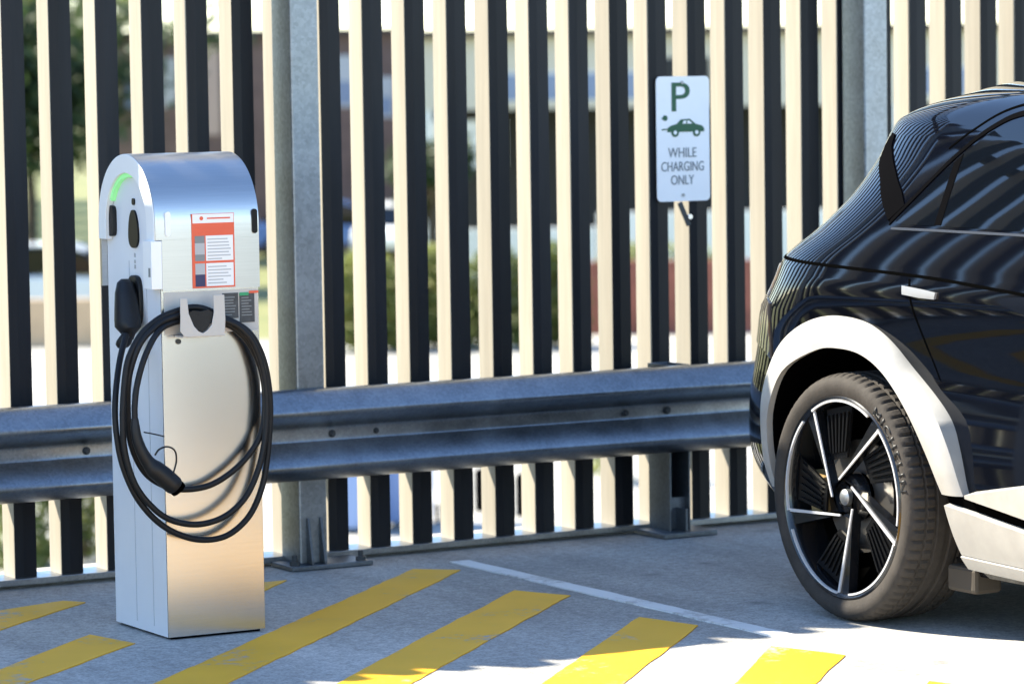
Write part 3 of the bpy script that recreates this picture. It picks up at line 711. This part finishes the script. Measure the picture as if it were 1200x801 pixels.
strip('belt_moulding',[(8.36,1.168),(8.05,1.168),(7.6,1.165),(7.1,1.150),(6.5,1.13)],.007,M['belt'],.003)
strip('roof_gap',[(8.20,1.400),(8.12,1.452),(8.00,1.512),(7.85,1.535),(7.5,1.546),(7.1,1.540)],.007,M['seal'])
patch('pillar_trim',[(8.60,1.440),(8.63,1.400),(8.615,1.362),(8.51,1.305),(8.45,1.25),(8.385,1.19)],[(8.56,1.436),(8.54,1.40),(8.50,1.375),(8.43,1.33),(8.36,1.275),(8.325,1.235)],M['trim'],.004,40,5,.01)
strip('window_divider',[(8.155,1.182),(8.15,1.25),(8.14,1.345)],.0,M['trim']) if False else None
patch('window_divider',[(8.155,1.183),(8.15,1.36)],[(8.125,1.183),(8.12,1.385)],M['trim'],.0035,12,2,.006)
# rear spoiler lip on the roof end
strip('door_shut_line',[(8.150,.760),(8.180,.84),(8.205,.93),(8.225,1.035)],.0,M['seal']) if False else patch('door_shut_line',[(8.128,.745),(8.165,.84),(8.195,.93),(8.222,1.03)],[(8.120,.738),(8.157,.836),(8.187,.928),(8.214,1.03)],M['seal'],.0012,20,1,.005)
# door handle
hd=patch('door_handle',[(8.240,1.009),(8.15,1.003),(8.075,.996)],[(8.234,.985),(8.15,.979),(8.080,.978)],M['handle'],.007,24,4,.012)
# tail lamp and its silver edge
patch('tail_lamp',[(9.32,.935),(9.20,.935),(9.06,.93),(9.0,.92)],[(9.32,.80),(9.20,.79),(9.07,.775),(9.01,.75)],M['lamp'],.006,30,5,.012)
patch('tail_trim',[(9.30,1.035),(9.15,1.035),(9.02,1.035)],[(9.30,.945),(9.15,.945),(9.075,.94)],M['tail_silver'],.004,24,4,.01)
# lower door cladding, black groove, sill
PROFILE[0]=FLANK
patch('door_cladding',[(7.945,.437),(7.80,.462),(7.663,.485),(7.3,.53),(6.9,.56),(6.3,.56),(6.10,.50)],[(7.945,.428),(7.80,.410),(7.663,.392),(7.3,.388),(6.9,.388),(6.3,.388),(6.10,.40)],M['cladding'],.022,50,5,.16,sides=(-1,1))
patch('sill_groove',[(8.052,.428),(7.95,.424),(7.80,.406),(7.66,.388),(7.3,.384),(6.2,.384)],[(8.050,.402),(7.95,.392),(7.80,.372),(7.66,.355),(7.3,.351),(6.2,.351)],M['seal'],.004,50,2,.12,sides=(-1,1))
patch('sill_panel',[(8.048,.400),(7.95,.389),(7.80,.369),(7.66,.352),(7.3,.348),(6.2,.348)],[(8.034,.262),(7.9,.258),(7.78,.255),(7.663,.252),(7.3,.25),(6.2,.25)],M['cladding'],.024,50,5,.14,sides=(-1,1))
patch('sill_lip',[(8.034,.2595),(7.9,.2555),(7.78,.2525),(7.663,.2495),(7.3,.2475),(6.2,.2475)],[(8.024,.226),(7.9,.222),(7.78,.219),(7.663,.214),(7.3,.21),(6.2,.21)],M['cladding'],.030,50,3,.14,sides=(-1,1))
PROFILE[0]=INSET
b=MB(); b.box(6.05,6.15,8.05,8.185,.128,.205); b.build('jacking_block',M['under'],carT,bevel=.012)
b=MB(); b.box(6.15,7.55,5.2,8.9,.16,.185); b.build('undertray',M['seal'],carT)
# windscreen and rear window (flush dark glass, seen only from elsewhere)
# ---- wheels
WR=.3695; TW=.255
def lathe(b,prof,c,n,m=0,closed=False,mod=None):
    """prof: (depth along +x from outer face, radius)"""
    G=[]
    for i in range(n):
        a=2*math.pi*i/n
        row=[]
        for j,(d,rad) in enumerate(prof):
            rr_=rad-(mod(i,j) if mod else 0)
            row.append((c[0]+d,c[1]-rr_*math.sin(a),c[2]+rr_*math.cos(a)))
        G.append(row)
    b.grid(G,m,True,True,closed)
def wp(c,ang,rad,d,sg=1):
    """wheel-plane point; ang clockwise-from-right maths in the outside view (left-hand side of car)"""
    return (c[0]+d, c[1]-rad*math.cos(ang), c[2]+rad*math.sin(ang))
def make_wheel(c):
    w_=MB(); fi=MB()
    # rim barrel (dark) with lip
    lathe(w_,[(.004,.302),(.000,.298),(.004,.290),(.012,.285),(.03,.281),(.12,.272),(.20,.268),(.24,.290),(.25,.302)],c,96)
    # hub plate and backing
    lathe(w_,[(.030,.0),(.030,.052),(.034,.064),(.060,.075)],c,40)
    # five blades: tangential, leaning, plus turbine infill
    for k in range(5):
        a=R(49+72*k)
        o=Vector(wp((0,0,0),a,.286,0)).yz; i_=Vector(wp((0,0,0),a+R(62),.056,0)).yz
        o2=Vector(wp((0,0,0),a+R(9),.286,0)).yz; i2=Vector(wp((0,0,0),a+R(125),.060,0)).yz
        q=[(o.x,o.y),(o2.x,o2.y),(i2.x,i2.y),(i_.x,i_.y)]
        q=[(c[1]+y,c[2]+z) for y,z in q]
        w_.prism(q,'x',c[0]+.014,c[0]+.045)
        # recessed infill panel on the trailing side with fins
        e0=Vector(wp((0,0,0),a-R(6),.276,0)).yz; e1=Vector(wp((0,0,0),a-R(34),.276,0)).yz
        s0=i_.lerp(o,.42); s1=s0+(e1-e0)*.62
        q=[(c[1]+v.x,c[2]+v.y) for v in (e0,e1,s1,s0)]
        fi.prism(q,'x',c[0]+.036,c[0]+.044)
        for f in range(6):
            t=(f+.5)/6; p0=s0.lerp(s1,t); p1=e0.lerp(e1,t)
            p0=p0.lerp(p1,.12); p1=p0.lerp(p1,.86)
            dd=(p1-p0); L_=dd.length; dd=dd/L_; nn=Vector((-dd.y,dd.x))*.0035
            q=[(c[1]+v.x,c[2]+v.y) for v in (p0-nn,p1-nn,p1+nn,p0+nn)]
            fi.prism(q,'x',c[0]+.029,c[0]+.037)
    wh=w_.build('wheel',M['rim_black'],carT,angle=35)
    attach(fi.build('turbine_infill',M['infill']),wh)
    # machined edges
    b=MB()
    for k in range(5):
        a=R(49+72*k)
        o=Vector(wp((0,0,0),a,.287,0)).yz; i_=Vector(wp((0,0,0),a+R(62),.056,0)).yz
        d=(o-i_).normalized(); nn=Vector((-d.y,d.x))*.0036
        q=[(c[1]+v.x,c[2]+v.y) for v in (i_-nn*.8,o-nn*1.3,o+nn*1.3,i_+nn*.8)]
        b.prism(q,'x',c[0]+.009,c[0]+.0138)
        # rim arc from this spoke clockwise almost to the next
        A0=a; A1=a-R(60); n=18; ro,ri=.2900,.2840
        out=[wp((0,0,0),A0+(A1-A0)*t/n,ro,0) for t in range(n+1)]; inn=[wp((0,0,0),A0+(A1-A0)*t/n,ri,0) for t in range(n+1)]
        for t in range(n):
            q=[out[t],out[t+1],inn[t+1],inn[t]]
            b.add([(c[0]+.0015,c[1]+p[1],c[2]+p[2]) for p in q]+[(c[0]+.009,c[1]+p[1],c[2]+p[2]) for p in q],[(0,1,2,3),(7,6,5,4),(0,4,5,1),(1,5,6,2),(2,6,7,3),(3,7,4,0)])
    me=b.build('machined_edge',M['machined']); attach(me,wh)
    b=MB(); lathe(b,[(.008,0),(.010,.016),(.016,.0235),(.031,.025)],c,28); attach(b.build('hub_cap',M['bolt']),wh)
    b=MB(); lathe(b,[(.075,.07),(.075,.168),(.095,.168),(.095,.07)],c,60,closed=True); attach(b.build('brake_disc',M['disc']),wh)
    b=MB(); 
    q=[wp((0,0,0),R(165+k*6),rr_,0) for k in range(7) for rr_ in (.236,)]+[wp((0,0,0),R(165+k*6),.165,0) for k in range(6,-1,-1)]
    b.prism([(c[1]+p[1],c[2]+p[2]) for p in q],'x',c[0]+.052,c[0]+.12); attach(b.build('caliper',M['caliper'],bevel=.006),wh)
    b=MB(); lathe(b,[(.11,.0),(.11,.27)],c,48); attach(b.build('dust_shield',M['seal']),wh)
    # tyre
    half=[(.012,.298),(.004,.303),(.000,.312),(-.003,.322),(-.0045,.332),(-.003,.342),(.001,.350),(.006,.356),(.012,.3605),(.020,.3640),(.030,.3665),(.041,.3680),(.0435,.3615),(.0505,.3615),(.053,.3688),(.076,.3694),(.0785,.3620),(.0865,.3620),(.089,.3695),(.115,.3695),(.1175,.3625)]
    full=half+[(TW-d,rad) for d,rad in half[::-1]]
    nh=len(full)
    sh={7:.002,8:.005,9:.0065,10:.0065,11:.006, nh-8:.002,nh-9:.005,nh-10:.0065,nh-11:.0065,nh-12:.006, 14:.006,15:.006,nh-15:.006,nh-16:.006}
    def mod(i,j):
        if j in sh and i%4==0: return sh[j]
        return 0
    b=MB(); lathe(b,full,c,288,closed=True,mod=mod); ty=b.build('tyre',M['tyre'],angle=28); attach(ty,wh)
    return wh,ty
wc=(5.929,8.545,WR)
wh,ty=make_wheel(wc)
# raised maker lettering on the sidewall, bent round the wheel
def bent_text(s,c,r0,hgt,a_start,a_end,m,parent):
    cdat=bpy.data.curves.new('t','FONT'); cdat.body=s; cdat.size=1; cdat.extrude=.0; cdat.offset=.012; cdat.space_character=1.25
    o=bpy.data.objects.new('t',cdat); COL.objects.link(o)
    me=bpy.data.meshes.new_from_object(o.evaluated_get(bpy.context.evaluated_depsgraph_get())); bpy.data.objects.remove(o); bpy.data.curves.remove(cdat)
    xs=[v.co.x for v in me.vertices]; x0,x1=min(xs),max(xs); ys=[v.co.y for v in me.vertices]; y0,y1=min(ys),max(ys)
    bm=bmesh.new(); bm.from_mesh(me)
    for v in bm.verts:
        t=(v.co.x-x0)/(x1-x0); hh=(v.co.y-y0)/(y1-y0); a=a_start+(a_end-a_start)*t; rad=r0+hgt*hh
        p=wp((0,0,0),a,rad,0); v.co=(c[0]-.0062+(.0018 if rad<.316 or rad>.345 else 0),c[1]+p[1],c[2]+p[2])
    rg=bmesh.ops.extrude_face_region(bm,geom=bm.faces[:]); 
    for e in rg['geom']:
        if isinstance(e,bmesh.types.BMVert): e.co.x+=.006
    bmesh.ops.recalc_face_normals(bm,faces=bm.faces)
    bm.to_mesh(me); bm.free(); me.materials.clear(); me.materials.append(m)
    o=bpy.data.objects.new('tyre_lettering',me); COL.objects.link(o); attach(o,parent); return o
bent_text('MICHELIN',wc,.3165,.026,R(56),R(8),M['tyre_letter'],wh)
def dup_wheel(src,dx,dy,flip):
    c=src.copy(); COL.objects.link(c); c.parent=carT; c.matrix_parent_inverse=src.matrix_parent_inverse.copy()
    if flip:
        c.matrix_basis=Matrix.Translation((2*XC,dy,0))@Matrix.Diagonal((-1,1,1,1)) 
    else: c.location=(0,dy,0)
    for chd in list(src.children):
        d_=chd.copy(); COL.objects.link(d_); d_.parent=c; d_.matrix_parent_inverse=chd.matrix_parent_inverse.copy()
for dy,fl in ((-3.0,False),(0,True),(-3.0,True)): dup_wheel(wh,0,dy,fl)

# ------------------------------------------------------------------ beyond the fence
def bl(px,Z): return (px-600)/4130*Z
def bz(px,py,Z): return CAMH+(91.6-.0150*(px-600)-py)/4130*Z
def slab(b,px0,px1,Z,z0,z1,depth,m=0,front=0):
    c=B((bl(px0,Z)+bl(px1,Z))/2,Z+depth/2-front,(z0+z1)/2)
    b.obox(c,E1,E2,(0,0,1),(bl(px1,Z)-bl(px0,Z))/2,depth/2,(z1-z0)/2,m)
def leafmat(n,c,c2):
    m=mat(n,c,.6,col2=c2,scale=1.2); nt=m.node_tree; N=nt.nodes; b=N['Principled BSDF']; out=N['Material Output']
    src=b.inputs['Base Color'].links[0].from_socket
    t=N.new('ShaderNodeBsdfTranslucent'); nt.links.new(src,t.inputs['Color']); a=N.new('ShaderNodeMixShader'); a.inputs['Fac'].default_value=.45
    nt.links.new(b.outputs['BSDF'],a.inputs[1]); nt.links.new(t.outputs['BSDF'],a.inputs[2]); nt.links.new(a.outputs['Shader'],out.inputs['Surface'])
    return m
M['leaf_dark']=leafmat('dark_foliage',(.030,.055,.016),(.055,.085,.025))
M['leaf_mid']=leafmat('mid_foliage',(.09,.12,.025),(.17,.19,.045))
M['leaf_hedge']=leafmat('hedge_foliage',(.14,.17,.035),(.26,.27,.07))
M['bark']=mat('bark',(.06,.045,.03),.9,var=.3,scale=8)
M['brick']=mat('red_brick',(.24,.085,.055),.85,var=.2,scale=3)
M['brown']=mat('dark_brown_brick',(.17,.11,.095),.85,var=.2,scale=2)
M['cream']=mat('cream_render',(.62,.56,.46),.8,var=.05,scale=.6)
M['white_wall']=mat('white_render',(.78,.77,.74),.8,var=.04,scale=.6)
M['pink']=mat('pinkish_render',(.55,.40,.33),.8,var=.05,scale=.6)
M['pale_grey']=mat('pale_grey_panel',(.5,.5,.52),.6,var=.05,scale=.6)
M['gutter']=mat('dark_gutter',(.03,.02,.02),.5)
M['blue_glass']=mat('bluish_window',(.22,.28,.42),.1)
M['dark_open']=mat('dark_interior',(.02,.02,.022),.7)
M['sand']=mat('sandstone',(.50,.36,.22),.85,var=.12,scale=2)
M['green_fence']=mat('green_fence_paint',(.20,.25,.17),.7)
M['white_car']=mat('white_car_paint',(.72,.74,.78),.25,coat=.6)
M['blue_car']=mat('blue_car_paint',(.10,.20,.45),.25,coat=.6)
M['bin_blue']=mat('pale_blue_bin_plastic',(.25,.36,.60),.5)
M['bin_lid']=mat('dark_blue_bin_lid',(.04,.06,.12),.5)

def foliage(b,center,rad,n,leaf,rs,m=0,squash=(1,1,1),flat=False):
    c=Vector(center)
    lumps=[(Vector((rs.gauss(0,.45)*rad*squash[0],rs.gauss(0,.45)*rad*squash[1],rs.gauss(0,.42)*rad*squash[2])),rad*rs.uniform(.30,.55)) for _ in range(max(5,n//130))]
    for _ in range(n):
        lc,lr=rs.choice(lumps)
        d=Vector((rs.gauss(0,1),rs.gauss(0,1),rs.gauss(0,1))).normalized()
        p=c+lc+Vector((d.x*squash[0],d.y*squash[1],d.z*squash[2]))*lr*rs.uniform(.5,1.05)
        a=Vector((rs.gauss(0,1),rs.gauss(0,1),rs.gauss(0,1))).normalized(); e=a.orthogonal().normalized(); s=leaf*rs.uniform(.6,1.4)
        q=[p-a*s,p+e*s*.45,p+a*s,p-e*s*.45]
        b.add(q,[(0,1,2,3)],m)
def tree(name,label,px,Z,h,rad,lm,n,leaf,seed,trunk=.16,group='trees beyond the fence'):
    rs=random.Random(seed); base=B(bl(px,Z),Z,GZ)
    t=thing(name,label,'tree',base,group)
    b=MB(); top=base+Vector((0,0,h*.62)); b.tube([base,base+Vector((.08,0,h*.25)),top],[trunk,trunk*.8,trunk*.4],9)
    for k in range(6):
        a=rs.uniform(0,6.28); q=base+Vector((.05,0,h*rs.uniform(.3,.5)))
        b.tube([q,q+Vector((math.cos(a)*rad*.35,math.sin(a)*rad*.35,h*.15)),q+Vector((math.cos(a)*rad*.7,math.sin(a)*rad*.7,h*.3))],[trunk*.45,trunk*.3,trunk*.12],7)
    b.build('trunk',M['bark'],t)
    b=MB(); foliage(b,base+Vector((0,0,h*.62)),rad,n,leaf,rs,squash=(1,1,.95)); b.build('crown',lm,t)
    return t
tree('broadleaf_tree','dark green leafy tree at the far left beyond the fence',35,78,8.0,3.0,M['leaf_dark'],4200,.20,11)
tree('broadleaf_tree','lighter yellow-green tree top showing at the top left corner',8,92,9.5,2.6,M['leaf_mid'],2600,.20,12)
tree('broadleaf_tree','dark dense tree seen in the gaps just above the charging station',185,100,6.6,2.4,M['leaf_dark'],3000,.20,13)
tree('broadleaf_tree','small dark tree in front of the carport between charger and sign',505,74,4.3,1.1,M['leaf_dark'],1200,.14,14)
def shrub(name,label,px0,px1,Z,h,lm,n,leaf,seed,group):
    rs=random.Random(seed); w_=(bl(px1,Z)-bl(px0,Z))/2; base=B(bl((px0+px1)/2,Z),Z,GZ)
    t=thing(name,label,'shrub',base,group)
    b=MB()
    for k in range(4):
        a=rs.uniform(0,6.28); b.tube([base,base+Vector((math.cos(a)*w_*.3,math.sin(a)*w_*.3,h*.35)),base+Vector((math.cos(a)*w_*.6,math.sin(a)*w_*.6,h*.7))],[.03,.02,.01],6)
    b.build('stem',M['bark'],t)
    b=MB()
    for _ in range(n):
        d=Vector((rs.uniform(-1,1),rs.uniform(-1,1),0))
        zz=h*rs.uniform(.05,1)*(1-.35*abs(d.x)**3); p=base+E1*(d.x*w_)+E2*(d.y*.5)+Vector((0,0,zz))
        a=Vector((rs.gauss(0,1),rs.gauss(0,1),rs.gauss(0,1))).normalized(); e=a.orthogonal().normalized(); s=leaf*rs.uniform(.6,1.4)
        b.add([p-a*s,p+e*s*.5,p+a*s,p-e*s*.5],[(0,1,2,3)])
    b.build('foliage',lm,t); return t
H='clipped hedge bushes beyond the fence'
shrub('hedge_bush','yellow-green hedge bush seen through the slats right of the tall post',385,470,60,1.75,M['leaf_hedge'],1500,.10,21,H)
shrub('hedge_bush','yellow-green hedge bush in the middle of the hedge row',465,545,60.5,1.8,M['leaf_hedge'],1500,.10,22,H)
shrub('hedge_bush','darker olive hedge bush toward the right of the hedge row',540,620,60,1.75,M['leaf_mid'],1500,.10,23,H)
shrub('hedge_bush','darker olive hedge bush at the right end of the row next to the brick wall',615,690,60.4,1.8,M['leaf_mid'],1500,.10,24,H)
shrub('hedge_bush','low light green bush growing above the red brick wall',690,860,64.5,1.62,M['leaf_hedge'],1300,.10,25,H)
S='low shrubs at the foot of the deck'
shrub('low_shrub','low green shrub below the guardrail at the left edge',-20,48,33.5,1.05,M['leaf_mid'],900,.06,31,S)
shrub('low_shrub','low green shrub below the guardrail just left of the charging station',52,128,34.2,1.05,M['leaf_mid'],900,.06,32,S)
shrub('low_shrub','tiny yellow-green shrub below the guardrail near the short post',690,735,40,1.3,M['leaf_hedge'],500,.06,33,S)
# brick wall
b=MB(); slab(b,690,885,63,GZ,-1.68,.25); tag(b.build('brick_wall',M['brick']),'low red brick garden wall seen through the slats below the sign','wall')
b=MB(); slab(b,-60,118,62,GZ,-2.15,.3); tag(b.build('sandstone_wall',M['sand']),'low orange sandstone wall below the cars at left','wall')
# pale garden wall and house
b=MB(); slab(b,470,700,76,GZ,-1.62,.2); tag(b.build('garden_wall',M['white_wall']),'white garden wall behind the hedge row','wall')
b=MB(); slab(b,702,1010,77,GZ,-1.35,.2); tag(b.build('garden_wall',M['white_wall']),'taller white wall above the red brick wall below the sign','wall')
hs=thing('cream_house','long cream house with dark undercroft and white parapet behind the fence','house',B(bl(740,86),86,GZ))
b=MB(); slab(b,490,1300,86,.86,2.66,6); b.build('upper_wall',M['cream'],hs)
b=MB(); slab(b,484,1310,86,2.62,2.80,6.6,0,.35); b.build('eave',M['gutter'],hs)
b=MB(); slab(b,490,1300,88.5,GZ,.858,3); b.build('undercroft_wall',M['dark_open'],hs)  # near-black wall colour stands in for the shade under the house
b=MB()
for px in (500,620,760,900,1040,1180): slab(b,px,px+10,86,GZ,.858,.3)
b.build('column',M['white_wall'],hs)
b=MB(); slab(b,500,596,86.4,-.55,.60,.2); b.build('pale_bay_wall',M['white_wall'],hs)
for px in (600,648,694,738,1085,1130):
    b=MB(); slab(b,px-14,px+16,86,1.02,1.75,.06,0,.03); wn=b.build('window',M['white_wall'],hs)
    b=MB(); slab(b,px-12,px+14,86,1.06,1.71,.02,0,.052); attach(b.build('pane',M['blue_glass']),wn)
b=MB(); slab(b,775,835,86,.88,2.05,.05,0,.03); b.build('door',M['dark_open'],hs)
bh=thing('brown_house','dark brown brick house with pink and grey panels behind the charging station','house',B(bl(320,96),96,GZ))
b=MB(); slab(b,120,480,96,GZ,2.85,6); b.build('wall',M['brown'],bh)
b=MB(); slab(b,110,488,96,2.85,3.02,6.6,0,.35); b.build('roof_edge',M['gutter'],bh)
b=MB(); slab(b,196,212,96,.95,2.3,.06,0,.04); b.build('grey_panel',M['pale_grey'],bh)
b=MB(); slab(b,240,262,96,.2,2.6,.06,0,.04); b.build('pink_panel',M['pink'],bh)
for px0,px1,z0,z1,mm in ((392,420,.9,2.3,'pale_grey'),(440,466,.6,1.7,'pale_grey'),(150,170,.9,2.2,'dark_open')):
    b=MB(); slab(b,px0,px1,96,z0,z1,.06,0,.03); wn=b.build('window',M[mm],bh)
    b=MB(); slab(b,px0+3,px1-3,96,z0+.08,(z0+z1)/2,.02,0,.052); attach(b.build('pane',M['blue_glass']),wn)
gf=thing('picket_fence','pale green slatted fence beyond the lower street at left','fence',B(bl(70,90),90,GZ))
b=MB()
for k in range(7): slab(b,-60,150,90,-2.95+.24*k,-2.95+.24*k+.17,.04)
b.build('board',M['green_fence'],gf)
b=MB()
for px in (-50,40,130): slab(b,px,px+6,90.05,GZ,-1.2,.08)
b.build('post',M['green_fence'],gf)
# parked cars in the lower street
def small_car(label,px,Z,paint,yaw,grp='cars parked in the lower street'):
    base=B(bl(px,Z),Z,GZ); t=thing('parked_car',label,'car',base,grp)
    E=Matrix.Rotation(math.atan2(E1.y,E1.x)+yaw,3,'Z')
    def T(b): b.v=[tuple(base+E@Vector(v)) for v in b.v]; return b
    L_=[(-2.15,.35),(-2.2,.6),(-2.1,.85),(-1.9,.93),(2.0,.80),(2.15,.65),(2.2,.35)]
    G_=[(-1.75,.92),(-1.25,1.38),(-.9,1.45),(.35,1.44),(.75,1.30),(1.25,.88)]
    b=MB(); b.prism(L_,'y',-.88,.88); T(b).build('body',paint,t,bevel=.05)
    b=MB(); b.prism(G_,'y',-.72,.72); cabin=T(b).build('cabin',M['glass'],t,bevel=.04)
    b=MB(); b.prism([(-1.25,1.385),(-.9,1.455),(.35,1.445),(.72,1.32),(.70,1.36),(.36,1.485),(-.9,1.495),(-1.27,1.42)],'y',-.70,.70); T(b).build('roof',paint,t,bevel=.01)
    for x in (-1.3,1.3):
        for s in (-1,1):
            b=MB(); b.cyl((x,s*.90 if s>0 else -.90,.32),(0,-s,0),.32,.2,20); wl=T(b).build('wheel',M['seal'],t)
            b=MB(); b.cyl((x,s*.905,.32),(0,-s,0),.2,.02,16); attach(T(b).build('hub',M['satin']),wl)
    return t
small_car('white car parked beyond the fence at the left edge',62,70,M['white_car'],0)
small_car('blue car parked in front of the brown house',385,93,M['blue_car'],0)
small_car('pale car nose to the brown house above the hedge row',480,91,M['white_car'],R(75))
# bins and bollards at the foot of the deck
def bin_(label,px,Z):
    base=B(bl(px,Z),Z,GZ); t=thing('wheelie_bin',label,'bin',base,'pale blue bins below the guardrail')
    b=MB()
    lo=[base+E1*(.24*i)+E2*(.25*j)+Vector((0,0,.06)) for i,j in ((-1,-1),(1,-1),(1,1),(-1,1))]
    hi=[base+E1*(.29*i)+E2*(.33*j)+Vector((0,0,1.0)) for i,j in ((-1,-1),(1,-1),(1,1),(-1,1))]
    b.add(lo+hi,[(3,2,1,0),(4,5,6,7),(0,1,5,4),(1,2,6,5),(2,3,7,6),(3,0,4,7)]); b.build('bin_body',M['bin_blue'],t,bevel=.02)
    b=MB(); b.obox(base+Vector((0,0,1.035)),E1,E2,(0,0,1),.31,.36,.032); b.build('lid',M['bin_lid'],t,bevel=.02)
    for s in (-1,1):
        b=MB(); b.cyl(base+E1*(.27*s)+E2*.27+Vector((0,0,.1)),E1*s,.1,.05,16); b.build('wheel',M['seal'],t)
bin_('pale blue bin standing below the guardrail right of the tall post',412,36.0)
bin_('second pale blue bin, farther from the tall post',474,36.4)
def bollard(label,px,Z):
    base=B(bl(px,Z),Z,GZ); t=thing('bollard',label,'bollard',base,'short dark bollards below the guardrail')
    b=MB(); b.cyl(base,(0,0,1),.07,.42,16); b.build('shaft',M['trim'],t,bevel=.01)
    b=MB(); b.cyl(base+Vector((0,0,.42)),(0,0,1),.075,.05,16,r2=.04); b.build('cap',M['trim'],t)
bollard('short dark bollard on the pavement, the left one of two',560,37.5)
bollard('short dark bollard on the pavement, the right one of two',608,37.0)
# distant wood left of the frame, one mass
rs=random.Random(77); b=MB()
for k in range(26):
    l=-76+k*2.15+rs.uniform(-.8,.8); d=118+rs.uniform(-6,6); hh=rs.uniform(5,9)
    foliage(b,B(l,d,GZ+hh*.5),hh*.5,420,.45,rs)
wood=b.build('distant_wood',M['leaf_dark']); tag(wood,'dark green wood in the distance beyond the grass, left of the charging station','wood',kind='stuff')
